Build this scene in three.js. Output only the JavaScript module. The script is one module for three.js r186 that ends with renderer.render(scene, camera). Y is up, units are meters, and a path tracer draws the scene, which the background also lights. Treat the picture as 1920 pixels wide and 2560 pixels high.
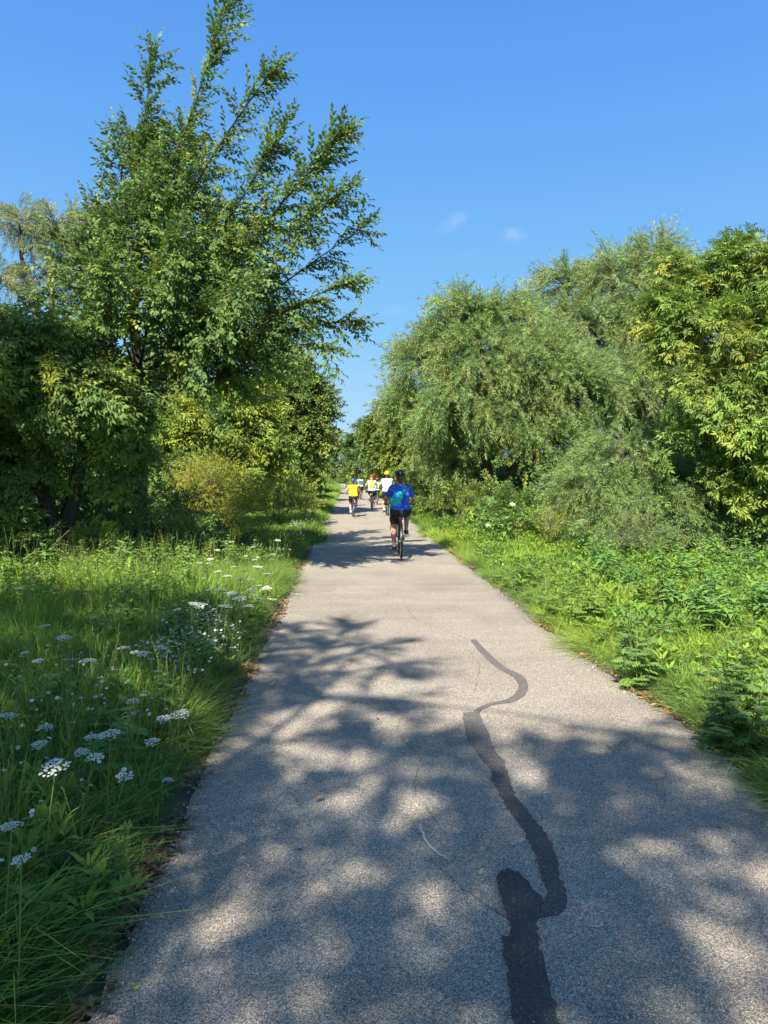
import * as THREE from 'three';
import { mergeGeometries } from 'three/addons/utils/BufferGeometryUtils.js';

// ---------------------------------------------------------------- camera, sky, sun, exposure
const scene = new THREE.Scene();
const camera = new THREE.PerspectiveCamera(70, 3 / 4, 0.05, 3000);
camera.position.set(0, 1.75, 0);
camera.rotation.order = 'YXZ';
camera.rotation.set(THREE.MathUtils.degToRad(-3.19), THREE.MathUtils.degToRad(-2.775), 0);

const renderer = new THREE.WebGLRenderer({ antialias: true });
renderer.toneMapping = THREE.LinearToneMapping;
renderer.toneMappingExposure = 2.1;
renderer.shadowMap.enabled = true;

const SUN = new THREE.Vector3(-0.354, 1, 0.858).normalize();
const sun = new THREE.DirectionalLight(new THREE.Color().setRGB(1, 0.955, 0.88), 5.0);
sun.name = 'sun';
sun.position.copy(SUN).multiplyScalar(80); sun.target.position.set(0, 0, 0);
sun.castShadow = true; sun.shadow.mapSize.set(4096, 4096);
Object.assign(sun.shadow.camera, { left: -60, right: 60, top: 60, bottom: -60, near: 1, far: 250 });
scene.add(sun, sun.target);

function makeSky() {
  const W = 2048, H = 1024, data = new Float32Array(W * H * 4);
  const stops = [[0, 0.50, 0.73, 0.90], [4, 0.40, 0.67, 0.91], [10, 0.245, 0.55, 0.90], [18, 0.165, 0.44, 0.87], [26, 0.115, 0.355, 0.83], [34, 0.085, 0.285, 0.76], [60, 0.065, 0.21, 0.58], [90, 0.06, 0.18, 0.50]];
  const wisps = [[8.0, 18.3, 1.0, 0.5, 0.13, 0.45], [8.5, 18.6, 0.45, 0.35, 0.1, 0.2], [12.7, 17.3, 0.75, 0.4, 0.2, -0.1], [12.4, 17.5, 0.3, 0.25, 0.12, 0.3], [3.6, 12.2, 0.8, 0.25, 0.09, 0], [9.4, 16.2, 1.3, 0.2, 0.04, 0.2]];
  for (let r = 0; r < H; r++) {
    const el = ((r + 0.5) / H - 0.5) * 180, e = Math.max(0, el);
    let k = 0; while (k < stops.length - 2 && stops[k + 1][0] < e) k++;
    const a = stops[k], b = stops[k + 1], t = Math.min(1, (e - a[0]) / (b[0] - a[0]));
    for (let c = 0; c < W; c++) {
      const o = (r * W + c) * 4, az = ((c + 0.5) / W - 0.5) * 360 + 90;       // 0 along -z, growing towards +x
      const ce = Math.cos(el * Math.PI / 180), cs = SUN.x * Math.sin(az * Math.PI / 180) * ce + SUN.y * Math.sin(el * Math.PI / 180) - SUN.z * Math.cos(az * Math.PI / 180) * ce;
      const glow = 0.42 * 0.51 / (4 * Math.PI * Math.pow(1.49 - 1.4 * cs, 1.5));   // haze-like glow round the sun, added out of view to whiten the shade fill
      let w = 0;
      for (const [wa, we, sx, sy, s, sl] of wisps) {
        const dx = (((az - wa + 540) % 360) - 180) * Math.cos(el * Math.PI / 180), dy = el - we - dx * sl;
        if (Math.abs(dx) < 5 && Math.abs(dy) < 4) w += s * Math.exp(-(dx * dx) / (sx * sx) - (dy * dy) / (sy * sy)) * (0.75 + 0.25 * Math.sin(dx * 7 + dy * 9) * Math.cos(dx * 3.1 - dy * 6));
      }
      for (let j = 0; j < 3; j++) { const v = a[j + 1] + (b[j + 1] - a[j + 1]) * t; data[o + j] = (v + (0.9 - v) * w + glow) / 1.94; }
      data[o + 3] = 1;
    }
  }
  const t = new THREE.DataTexture(data, W, H, THREE.RGBAFormat, THREE.FloatType);
  t.mapping = THREE.EquirectangularReflectionMapping; t.magFilter = t.minFilter = THREE.LinearFilter; t.needsUpdate = true;
  return t;
}
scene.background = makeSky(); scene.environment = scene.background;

// ---------------------------------------------------------------- helpers
const V = (x, y, z) => new THREE.Vector3(x, y, z);
function RNG(a) { return () => { a |= 0; a = (a + 0x6D2B79F5) | 0; let t = Math.imul(a ^ (a >>> 15), 1 | a); t = (t + Math.imul(t ^ (t >>> 7), 61 | t)) ^ t; return ((t ^ (t >>> 14)) >>> 0) / 4294967296; }; }
let R = RNG(7);
const rr = (a, b) => a + (b - a) * R();
const lerp = (a, b, t) => a + (b - a) * t, clamp = (x, a, b) => Math.max(a, Math.min(b, x)), smooth = (a, b, x) => { const t = clamp((x - a) / (b - a), 0, 1); return t * t * (3 - 2 * t); };
const hash = (x, y, s = 0) => { let h = Math.imul(x, 374761393) ^ Math.imul(y, 668265263) ^ Math.imul(s, 2147483647 - 57); h = Math.imul(h ^ (h >>> 13), 1274126177); return ((h ^ (h >>> 16)) >>> 0) / 4294967296; };
function noise(x, y, s = 0) { const ix = Math.floor(x), iy = Math.floor(y), fx = x - ix, fy = y - iy, u = fx * fx * (3 - 2 * fx), v = fy * fy * (3 - 2 * fy); return lerp(lerp(hash(ix, iy, s), hash(ix + 1, iy, s), u), lerp(hash(ix, iy + 1, s), hash(ix + 1, iy + 1, s), u), v); }
const fbm = (x, y, s = 0) => 0.5 * noise(x, y, s) + 0.3 * noise(x * 2.1, y * 2.1, s + 1) + 0.2 * noise(x * 4.3, y * 4.3, s + 2);
const used = {};
function numbered(n) { if (!(n in used)) { used[n] = 0; return n; } used[n]++; return n + '_' + String(used[n]).padStart(3, '0'); }
function tag(o, label, category, group, kind) { if (label) o.userData.label = label; if (category) o.userData.category = category; if (group) o.userData.group = group; if (kind) o.userData.kind = kind; return o; }
function thing(name, label, category, pos = [0, 0, 0], turn = 0, group) { const o = new THREE.Group(); o.name = numbered(name); o.position.set(...pos); o.rotation.y = turn; scene.add(o); return tag(o, label, category, group); }
function part(name, geo, mat, parent, kind) { const m = new THREE.Mesh(geo, mat); m.name = name; m.castShadow = m.receiveShadow = true; if (kind) m.userData.kind = kind; parent.add(m); return m; }
function top(name, geo, mat, label, category, group, kind) { const m = new THREE.Mesh(geo, mat); m.name = numbered(name); m.castShadow = m.receiveShadow = true; scene.add(m); return tag(m, label, category, group, kind); }
function copyOf(src, pos, turn, scale, label, group) { const c = src.clone(); c.name = numbered(src.name.replace(/_\d{3}$/, '')); c.userData = { ...src.userData }; c.position.set(...pos); c.rotation.y = turn; c.scale.setScalar(scale); if (label) c.userData.label = label; if (group) c.userData.group = group; scene.add(c); return c; }
const col = (r, g, b) => new THREE.Color().setRGB(r, g, b);

class G {                                                             // collects triangles with a colour per corner
  constructor() { this.p = []; this.c = []; this.i = []; this.u = null; }
  v(x, y, z, t = 1) { this.p.push(x, y, z); if (typeof t === 'number') this.c.push(t, t, t); else this.c.push(...t); return this.p.length / 3 - 1; }
  vv(a, t) { return this.v(a.x, a.y, a.z, t); }
  t(a, b, c) { this.i.push(a, b, c); }
  q(a, b, c, d) { this.i.push(a, b, c, a, c, d); }
  get n() { return this.p.length / 3; }
  build(normals) {
    const g = new THREE.BufferGeometry(); g.setAttribute('position', new THREE.Float32BufferAttribute(this.p, 3)); g.setAttribute('color', new THREE.Float32BufferAttribute(this.c, 3));
    if (this.u) g.setAttribute('uv', new THREE.Float32BufferAttribute(this.u, 2));
    g.setIndex(this.i); if (normals) g.computeVertexNormals(); return g;
  }
}
const UP = V(0, 1, 0);
function perp(d, hint) { const s = V(0, 0, 0).crossVectors(d, hint || (Math.abs(d.y) > 0.9 ? V(1, 0, 0) : UP)); if (s.lengthSq() < 1e-6) s.crossVectors(d, V(0.3, 0.1, 1)); return s.normalize(); }
function tube(g, pts, rad, sides = 6, tone = 1, vscale = 1) {         // tapered tube through points
  const n = pts.length; let s = null, prev = null, len = 0;
  for (let i = 0; i < n; i++) {
    const d = pts[Math.min(n - 1, i + 1)].clone().sub(pts[Math.max(0, i - 1)]).normalize();
    if (!s) s = perp(d); else { s.sub(d.clone().multiplyScalar(s.dot(d))); if (s.lengthSq() < 1e-8) s = perp(d); s.normalize(); }
    const b = V(0, 0, 0).crossVectors(d, s), row = [], r = Array.isArray(rad) ? rad[i] : rad; if (i) len += pts[i].distanceTo(pts[i - 1]);
    for (let k = 0; k <= (g.u ? sides : sides - 1); k++) {
      const a = k / sides * Math.PI * 2, cx = Math.cos(a) * r, cy = Math.sin(a) * r;
      row.push(g.v(pts[i].x + s.x * cx + b.x * cy, pts[i].y + s.y * cx + b.y * cy, pts[i].z + s.z * cx + b.z * cy, tone)); if (g.u) g.u.push(k / sides, len * vscale);
    }
    if (prev) for (let k = 0; k < sides; k++) { const k2 = g.u ? k + 1 : (k + 1) % sides; g.q(prev[k], prev[k2], row[k2], row[k]); }
    prev = row;
  }
  return prev;
}
function capTube(g, pts, rad, sides, tone) { const first = g.n; const last = tube(g, pts, rad, sides, tone); const e = g.vv(pts[pts.length - 1], tone); if (g.u) g.u.push(0, 0); for (let k = 0; k < sides; k++) g.t(last[k], last[(k + 1) % last.length], e); const f = g.vv(pts[0], tone); if (g.u) g.u.push(0, 0); for (let k = 0; k < sides; k++) g.t(first + (k + 1) % sides, first + k, f); }
function curve(pts, n) { const c = new THREE.CatmullRomCurve3(pts); return Array.from({ length: n + 1 }, (_, i) => c.getPoint(i / n)); }
// a leaf with a folded midrib; seg 1: 4 triangles, seg 2: 8
function leaf(g, b, d, s, len, wid, o = {}) {
  const fold = o.fold ?? 0.25, droop = o.droop ?? 0.2, tone = o.tone ?? 1, n = V(0, 0, 0).crossVectors(s, d).normalize();
  const at = (t, w) => V(b.x + d.x * len * t, b.y + d.y * len * t, b.z + d.z * len * t).addScaledVector(n, -droop * len * t * t + Math.abs(w) * fold).addScaledVector(s, w);
  const B = g.vv(at(0, 0), tone), T = g.vv(at(1, 0), tone);
  if (o.seg === 2) {
    const t1 = o.t1 ?? 0.3, t2 = o.t2 ?? 0.66, w1 = wid / 2 * (o.w1 ?? 0.95), w2 = wid / 2 * (o.w2 ?? 0.8);
    const l1 = g.vv(at(t1, -w1), tone), c1 = g.vv(at(t1, 0), tone), r1 = g.vv(at(t1, w1), tone), l2 = g.vv(at(t2, -w2), tone), c2 = g.vv(at(t2, 0), tone), r2 = g.vv(at(t2, w2), tone);
    g.t(B, c1, l1); g.t(B, r1, c1); g.q(l1, c1, c2, l2); g.q(c1, r1, r2, c2); g.t(l2, c2, T); g.t(c2, r2, T);
  } else { const m = o.t1 ?? 0.42, l = g.vv(at(m, -wid / 2), tone), c = g.vv(at(m, 0), tone), r = g.vv(at(m, wid / 2), tone); g.t(B, c, l); g.t(B, r, c); g.t(l, c, T); g.t(c, r, T); }
}
const tone3 = (v, warm) => [v * (1 + warm), v, v * (1 - warm * 0.6)];

// ---------------------------------------------------------------- materials and textures
function tex(w, h, f, srgb) { const d = new Uint8Array(w * h * 4); for (let y = 0; y < h; y++) for (let x = 0; x < w; x++) { const o = (y * w + x) * 4, c = f(x, y); d[o] = c[0]; d[o + 1] = c[1]; d[o + 2] = c[2]; d[o + 3] = 255; } const t = new THREE.DataTexture(d, w, h); t.wrapS = t.wrapT = THREE.RepeatWrapping; t.magFilter = THREE.LinearFilter; t.minFilter = THREE.LinearMipmapLinearFilter; t.generateMipmaps = true; if (srgb) t.colorSpace = THREE.SRGBColorSpace; t.needsUpdate = true; return t; }
const toS = (v) => 255 * clamp(v <= 0.0031308 ? v * 12.92 : 1.055 * Math.pow(v, 1 / 2.4) - 0.055, 0, 1);
function asphalt(seed, binder, kinds, count, N = 2048) {              // stone chips in binder, N pixels over 2.4 m
  const rnd = RNG(seed), C = new Float32Array(N * N * 3), Hh = new Float32Array(N * N);
  for (let i = 0; i < N * N; i++) { const v = 0.75 + 0.5 * rnd(); C[i * 3] = binder[0] * v; C[i * 3 + 1] = binder[1] * v; C[i * 3 + 2] = binder[2] * v; Hh[i] = 0.12 * rnd(); }
  for (let k = 0; k < count; k++) {
    let u = rnd(), q = 0; while (q < kinds.length - 1 && u > kinds[q][0]) { u -= kinds[q][0]; q++; }
    const [, c, spread, r0, r1] = kinds[q], f = 1 + (rnd() - 0.5) * spread, rad = lerp(r0, r1, rnd() * rnd()), e = 0.65 + rnd() * 0.5, a = rnd() * 3.14, ca = Math.cos(a), sa = Math.sin(a), cx = rnd() * N, cy = rnd() * N, m = Math.ceil(rad * 1.3), top = 0.45 + rnd() * 0.5;
    for (let y = -m; y <= m; y++) for (let x = -m; x <= m; x++) {
      const px = (x * ca + y * sa) / rad, py = (-x * sa + y * ca) / (rad * e), dd = px * px + py * py; if (dd > 1) continue;
      const i = (((cy + y | 0) + N) % N) * N + (((cx + x | 0) + N) % N), hh = top * (1 - 0.5 * dd); if (hh < Hh[i]) continue;
      const g = f * (0.92 + 0.16 * rnd()); C[i * 3] = c[0] * g; C[i * 3 + 1] = c[1] * g; C[i * 3 + 2] = c[2] * g; Hh[i] = hh;
    }
  }
  return { map: tex(N, N, (x, y) => { const i = (y * N + x) * 3; return [toS(C[i]), toS(C[i + 1]), toS(C[i + 2])]; }, true), bump: tex(N, N, (x, y) => { const v = 255 * clamp(Hh[y * N + x], 0, 1); return [v, v, v]; }) };
}
const A1 = asphalt(11, [0.15, 0.145, 0.14], [[0.50, [0.49, 0.45, 0.395], 0.5, 1.4, 3.4], [0.24, [0.36, 0.335, 0.305], 0.5, 1.4, 3.2], [0.17, [0.20, 0.195, 0.195], 0.5, 1.4, 3.2], [0.05, [0.86, 0.84, 0.80], 0.2, 1.3, 3.2], [0.04, [0.42, 0.31, 0.24], 0.4, 1.4, 3]], 420000);
const A2 = asphalt(23, [0.075, 0.074, 0.075], [[0.55, [0.085, 0.083, 0.083], 0.5, 2, 5], [0.25, [0.13, 0.125, 0.12], 0.5, 2, 4.5], [0.045, [0.42, 0.40, 0.37], 0.4, 1.4, 3.0], [0.18, [0.055, 0.055, 0.057], 0.4, 2, 5]], 46000, 1024);
for (const t of [A1.map, A1.bump]) t.repeat.set(1 / 2.4, 1 / 2.4);
for (const t of [A2.map, A2.bump]) t.repeat.set(1 / 1.2, 1 / 1.2);
const pathMat = new THREE.MeshStandardMaterial({ map: A1.map, bumpMap: A1.bump, bumpScale: 0.003, roughness: 0.9, vertexColors: true });
const tarMat = new THREE.MeshStandardMaterial({ map: A2.map, bumpMap: A2.bump, bumpScale: 0.002, roughness: 0.92, vertexColors: true });
const soilTex = tex(512, 512, (x, y) => { const P = (s, f) => { const k = f, X = x / 512 * k, Y = y / 512 * k, w = x / 512, v = y / 512; return lerp(lerp(noise(X, Y, s), noise(X - k, Y, s), w), lerp(noise(X, Y - k, s), noise(X - k, Y - k, s), w), v); }; const a = P(1, 12) * 0.5 + P(2, 40) * 0.3 + P(3, 110) * 0.4, g = P(5, 9); const b = 0.06 + 0.09 * a; return [toS(b * lerp(1.1, 0.9, g)), toS(b * lerp(0.9, 1.15, g)), toS(b * 0.55)]; }, true);
const soilMat = new THREE.MeshStandardMaterial({ map: soilTex, roughness: 1 });
const barkTex = tex(256, 512, (x, y) => { const X = x / 256 * Math.PI * 2, w = 3 * Math.cos(X), v = 3 * Math.sin(X), Y = y / 512, f = (s) => lerp(noise(w * 3 + 40, v * 3 + Y * 8 + 40, s), noise(w * 3 + 40, v * 3 + (Y - 1) * 8 + 40, s), Y); const a = Math.abs(f(3) - 0.5) * 2, c = f(9), b = 0.03 + 0.10 * a + 0.03 * c; return [toS(b * 1.08), toS(b * 0.93), toS(b * 0.76)]; }, true);
const barkMat = new THREE.MeshStandardMaterial({ map: barkTex, bumpMap: barkTex, bumpScale: 0.02, roughness: 0.95, vertexColors: true });
const leafMat = new THREE.MeshPhysicalMaterial({ vertexColors: true, roughness: 1, transmission: 0.38, thickness: 0, specularIntensity: 0.35, clearcoat: 0.22, clearcoatRoughness: 0.36, side: THREE.DoubleSide });
const grassMat = new THREE.MeshPhysicalMaterial({ vertexColors: true, roughness: 1, transmission: 0.38, thickness: 0, specularIntensity: 0.35, clearcoat: 0.2, clearcoatRoughness: 0.32, side: THREE.DoubleSide });
const petalMat = new THREE.MeshPhysicalMaterial({ vertexColors: true, roughness: 1, transmission: 0.25, thickness: 0, specularIntensity: 0.3, side: THREE.DoubleSide });
const dryMat = new THREE.MeshStandardMaterial({ vertexColors: true, roughness: 0.9, side: THREE.DoubleSide });
const plain = (r, g, b, rough = 0.7, metal = 0) => new THREE.MeshStandardMaterial({ color: col(r, g, b), roughness: rough, metalness: metal });

// ---------------------------------------------------------------- ground and path
const bend = (z) => { const d = Math.max(0, -z - 48); return -0.0008 * d * d; };    // the path swings left far away
const EDGE_L = (z) => -0.84 + bend(z) + 0.05 * (fbm(z * 0.9, 3.3, 4) - 0.5) + 0.045 * (noise(z * 6, 1.7, 5) - 0.5) + 0.02 * (noise(z * 23, 4.1, 6) - 0.5);
const EDGE_R = (z) => 2.19 + bend(z) + 0.09 * (fbm(z * 0.8, 9.3, 14) - 0.5) + 0.05 * (noise(z * 6, 7.7, 15) - 0.5) + 0.02 * (noise(z * 23, 8.1, 16) - 0.5) + 0.12 * smooth(-7.5, -4.5, z) * smooth(-3, -4.2, z);
const groundH = (x, z) => { const dl = EDGEC(z) - x, e = Math.max(0, Math.abs(dl) - 1.55); return -0.035 + 0.03 * (fbm(x * 0.7, z * 0.7, 30) - 0.5) * smooth(0, 1, e) + 0.05 * smooth(0.2, 3, e) * (fbm(x * 0.23, z * 0.23, 33)); };
const EDGEC = (z) => 0.675 + bend(z);
{
  const xs = [-700, -300, -120, -60, -30], zs = [];
  for (let x = -18; x <= 22; x += 0.5) xs.push(x); xs.push(32, 60, 130, 300, 700);
  for (let z = 60; z > 14; z -= 8) zs.push(z); for (let z = 12; z >= -40; z -= 0.5) zs.push(z); for (let z = -44; z >= -160; z -= 4) zs.push(z); zs.push(-200, -300, -500, -900, -1600);
  const g = new G(); g.u = [];
  for (const z of zs) for (const x of xs) { g.v(x, Math.abs(x) < 25 && z > -162 ? groundH(x, z) : -0.03, z); g.u.push(x / 1.9, z / 1.9); }
  for (let j = 0; j < zs.length - 1; j++) for (let i = 0; i < xs.length - 1; i++) { const a = j * xs.length + i; g.q(a, a + 1, a + 1 + xs.length, a + xs.length); }
  top('ground', g.build(true), soilMat, 'earth under the verges on both sides of the path', 'ground', null, 'structure');
}
const path = (() => {
  const g = new G(); g.u = []; const M = 22; let prev = null;
  for (let z = 8; z > -190; z -= z > -12 ? 0.05 : z > -40 ? 0.2 : 1) {
    const l = EDGE_L(z), r = EDGE_R(z), row = [];
    row.push(g.v(l - 0.012, -0.07, z, 0.8)); g.u.push(l, z);
    for (let k = 0; k <= M; k++) {
      const t = k / M, x = lerp(l, r, t), big = fbm(x * 0.8, z * 0.5, 41), fine = fbm(x * 3.1, z * 2.6, 44), blot = smooth(0.62, 0.8, noise(x * 1.7, z * 1.3, 47)), v = 0.9 + 0.3 * (big - 0.5) + 0.16 * (fine - 0.5) - 0.09 * blot - 0.07 * smooth(0.6, 0.72, noise(x * 0.6, z * 4.2, 48));
      row.push(g.v(x, 0.006 * Math.sin(t * Math.PI) + 0.004 * (fbm(x * 2, z * 2, 50) - 0.5), z, [v * 1.12, v * 1.02, v * 0.83])); g.u.push(x, z);
    }
    row.push(g.v(r + 0.012, -0.07, z, 0.8)); g.u.push(r, z);
    if (prev) for (let k = 0; k < row.length - 1; k++) g.q(prev[k], prev[k + 1], row[k + 1], row[k]);
    prev = row;
  }
  return top('path', g.build(true), pathMat, 'pale weathered asphalt bike path running straight ahead between verges', 'path', null, 'structure');
})();
const pathY = (x, z) => { const t = (x - EDGE_L(z)) / (EDGE_R(z) - EDGE_L(z)); return 0.006 * Math.sin(clamp(t, 0, 1) * Math.PI) + 0.004 * (fbm(x * 2, z * 2, 50) - 0.5); };

// hairline cracks in the asphalt: thin dark ribbons
{
  const crackMat = plain(0.1, 0.095, 0.088, 1);
  const lines = [[[0.25, -5.7], [0.35, -5.2], [0.32, -4.8], [0.42, -4.35], [0.36, -3.9], [0.44, -3.5]], [[0.72, -9.4], [0.8, -8.5], [1.0, -8.0], [1.22, -7.5]], [[0.98, -5.6], [1.1, -6.1], [1.18, -6.5], [1.16, -7.0]], [[0.35, -3.2], [0.5, -2.9], [0.62, -2.72]], [[-0.3, -9.2], [0.3, -9.25], [0.95, -9.1], [1.9, -9.4]], [[-0.6, -11.9], [0.4, -11.8], [1.2, -12.1], [2.1, -11.9]]];
  for (const L of lines) {
    const pts = curve(L.map(([x, z]) => V(x, 0, z)), 46), g = new G(); let prev = null;
    pts.forEach((p, i) => { const j = 0.035 * (noise(i * 0.9, p.x * 9, 61) - 0.5), w = 0.0008 + 0.0013 * noise(i * 0.7, 3, 62), x = p.x + j, z = p.z + j * 0.6, d = pts[Math.min(46, i + 1)].clone().sub(pts[Math.max(0, i - 1)]).normalize(); const y = pathY(x, z) + 0.0042, a = g.v(x + d.z * w, y, z - d.x * w), b = g.v(x - d.z * w, y, z + d.x * w); if (prev) g.q(prev[0], prev[1], b, a); prev = [a, b]; });
    part('crack', g.build(true), crackMat, path);
  }
}
// dark crack sealant brushed over the cracks
{
  const rough = (poly, step, amp, seed) => { const out = []; for (let i = 0; i < poly.length; i++) { const a = poly[i], b = poly[(i + 1) % poly.length], n = Math.max(1, Math.round(Math.hypot(b[0] - a[0], b[1] - a[1]) / step)); for (let k = 0; k < n; k++) { const t = k / n; out.push([lerp(a[0], b[0], t) + amp * (noise(out.length * 0.9, i, seed) - 0.5) + amp * 0.7 * (hash(out.length, i, seed) - 0.5), lerp(a[1], b[1], t) + amp * (noise(out.length * 0.9, i + 50, seed) - 0.5)]); } } return out; };
  const squiggle = [[1.286, -7.445, 0.03], [1.306, -6.831, 0.04], [1.357, -6.337, 0.04], [1.435, -6.085, 0.048], [1.424, -5.842, 0.04], [1.343, -5.596, 0.04], [1.216, -5.417, 0.034], [1.08, -5.358, 0.024], [0.973, -5.256, 0.022], [0.9, -5.13, 0.026]];
  const cc = curve(squiggle.map(([x, z, w]) => V(x, w, z)), 60), lft = [], rgt = [];
  cc.forEach((p, i) => { const d = cc[Math.min(60, i + 1)].clone().sub(cc[Math.max(0, i - 1)]); d.y = 0; d.normalize(); lft.push([p.x + d.z * p.y, p.z - d.x * p.y]); rgt.unshift([p.x - d.z * p.y, p.z + d.x * p.y]); });
  const polys = [
    [[...lft, ...rgt], 'thin winding dark grey sealed crack on the sunlit asphalt', 0.006, 0.0045],
    [[[0.819, -5.15], [0.935, -5.175], [0.929, -4.841], [0.903, -4.47], [0.932, -4.263], [0.92, -4.182], [0.826, -4.153], [0.805, -4.256], [0.771, -4.554], [0.782, -4.848]], 'wide dark tar patch between the winding crack and the long strip', 0.012, 0.0065],
    [[[0.822, -4.2], [0.916, -4.23], [0.913, -4.051], [0.886, -3.814], [0.92, -3.549], [0.951, -3.361], [0.936, -3.193], [0.903, -3.006], [0.892, -2.87], [0.863, -2.792], [0.815, -2.74], [0.76, -2.735], [0.715, -2.75], [0.71, -2.83], [0.79, -2.835], [0.815, -2.89], [0.832, -3.082], [0.852, -3.28], [0.839, -3.505], [0.813, -3.708], [0.809, -3.994]], 'long dark tar strip hooking round at its near end', 0.014, 0.0055],
    [[[0.632, -3.037], [0.69, -3.089], [0.732, -3.05], [0.762, -2.926], [0.785, -2.86], [0.741, -2.737], [0.717, -2.68], [0.701, -2.585], [0.686, -2.435], [0.673, -2.3], [0.64, -2.0], [0.6, -1.4], [0.46, -1.4], [0.5, -2.1], [0.516, -2.202], [0.542, -2.372], [0.556, -2.514], [0.57, -2.618], [0.606, -2.621], [0.617, -2.671], [0.622, -2.819], [0.621, -2.95]], 'broad near black tar strip nearest the viewer', 0.014, 0.0078]];
  polys.forEach(([poly, label, amp, lift], n) => {
    const rp = rough(poly, 0.02, amp, 70 + n), sh = new THREE.Shape(rp.map(([x, z]) => new THREE.Vector2(x, -z)));
    const g = new THREE.ExtrudeGeometry(sh, { depth: 0.002, bevelEnabled: false }); g.rotateX(-Math.PI / 2);
    const p = g.attributes.position, uv = [], cl = []; for (let i = 0; i < p.count; i++) { const x = p.getX(i), z = p.getZ(i); p.setY(i, p.getY(i) + pathY(x, z) + lift - 0.002); uv.push(x, z); const v = [1.25, 1.2, 0.95, 0.72][n] * (0.9 + 0.25 * fbm(x * 7, z * 7, 80)); cl.push(v * 1.14, v * 1.02, v * 0.86); }
    g.setAttribute('uv', new THREE.Float32BufferAttribute(uv, 2)); g.setAttribute('color', new THREE.Float32BufferAttribute(cl, 3)); g.computeVertexNormals();
    top('tar_patch', g, tarMat, label, 'tar patch');
  });
}

// ---------------------------------------------------------------- sprigs: twigs with their leaves, +y along the twig, +z the upper face
function twig(g, L, bendZ, n, r) { const pts = []; for (let i = 0; i <= n; i++) { const t = i / n; pts.push(V(0.02 * Math.sin(t * 4 + bendZ * 9), L * t, -bendZ * L * t * t)); } tube(g, pts, pts.map((_, i) => r * (1 - 0.7 * i / n)), 3, [0.75, 0.5, 0.5]); const c = new THREE.CatmullRomCurve3(pts); return (t) => c.getPoint(clamp(t, 0, 1)); }
const dirOf = (a, s, z) => V(s * Math.sin(a), Math.cos(a), z).normalize();
function sprigElm(seed, L = 0.4, n = 11, ll = 0.084, lw = 0.047) {
  R = RNG(seed); const g = new G(), at = twig(g, L, rr(0.08, 0.3), 4, 0.0035);
  for (let i = 0; i < n; i++) { const t = 0.08 + 0.92 * i / (n - 1), s = i % 2 ? 1 : -1, a = lerp(1.2, 0.6, t) + rr(-0.3, 0.3), d = dirOf(i === n - 1 ? 0.05 : a, s, rr(-0.9, 0.25)), side = perp(d, V(rr(-0.8, 0.8), rr(-0.5, 0.5), 1)), k = (0.72 + 0.4 * Math.sin(Math.PI * Math.min(1, t * 0.85 + 0.1))) * rr(0.6, 1.25); leaf(g, at(t), d, side, ll * k, lw * k, { fold: rr(0.15, 0.45), droop: rr(0.05, 0.4), tone: tone3(rr(0.8, 1.2), rr(-0.04, 0.08)), seg: 2, t1: 0.28, t2: 0.64, w1: 0.92, w2: 0.85 }); }
  return g.build();
}
function sprigCompound(seed, L = 0.26, n = 5, leaflets = 5, ll = 0.085, lw = 0.036) {
  R = RNG(seed); const g = new G(), at = twig(g, L, rr(0, 0.2), 3, 0.004);
  for (let i = 0; i < n; i++) {
    const t = 0.2 + 0.8 * i / (n - 1), az = i * 2.4 + rr(-0.3, 0.3), d = V(Math.cos(az) * 0.85, rr(0.35, 0.7), Math.sin(az) * 0.5 + 0.25).normalize(), b = at(t), rl = rr(0.11, 0.17), tn = rr(0.85, 1.18), wm = rr(-0.04, 0.1);
    const rp = (u) => b.clone().addScaledVector(d, rl * u).add(V(0, 0, -rl * 0.35 * u * u)), rs = perp(d, V(0, 0, 1)); tube(g, [rp(0), rp(0.5), rp(1)], 0.0018, 3, 0.8);
    for (let k = 0; k < leaflets; k++) { const u = k === leaflets - 1 ? 1 : 0.35 + 0.55 * Math.floor(k / 2) / Math.max(1, (leaflets - 1) / 2 - 1), s = k % 2 ? 1 : -1, dd = k === leaflets - 1 ? d.clone() : d.clone().multiplyScalar(0.55).addScaledVector(rs, s * 0.85); dd.z -= rr(0.1, 0.5); dd.normalize(); const q = rr(0.8, 1.15); leaf(g, rp(u), dd, perp(dd, V(rr(-0.3, 0.3), rr(-0.3, 0.3), 1)), ll * q, lw * q, { fold: rr(0.1, 0.4), droop: rr(0.1, 0.5), tone: tone3(tn * rr(0.88, 1.12), wm), seg: 2, t1: 0.3, t2: 0.68, w1: 0.95, w2: 0.7 }); }
  }
  return g.build();
}
function sprigWillow(seed, L = 0.58, n = 30, ll = 0.125, lw = 0.022) {
  R = RNG(seed); const g = new G(), at = twig(g, L, rr(0.05, 0.25), 4, 0.0028);
  for (let i = 0; i < n; i++) { const t = 0.04 + 0.96 * i / (n - 1), az = i * 2.3, a = rr(0.45, 0.95), d = V(Math.sin(a) * Math.cos(az), Math.cos(a), Math.sin(a) * Math.sin(az) - 0.15).normalize(), k = rr(0.7, 1.15); leaf(g, at(t), d, perp(d, V(rr(-1, 1), rr(-1, 1), rr(-0.2, 1))), ll * k, lw * k, { fold: 0.2, droop: rr(-0.1, 0.4), tone: tone3(rr(0.75, 1.3), rr(-0.05, 0.06)) }); }
  return g.build();
}
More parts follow.
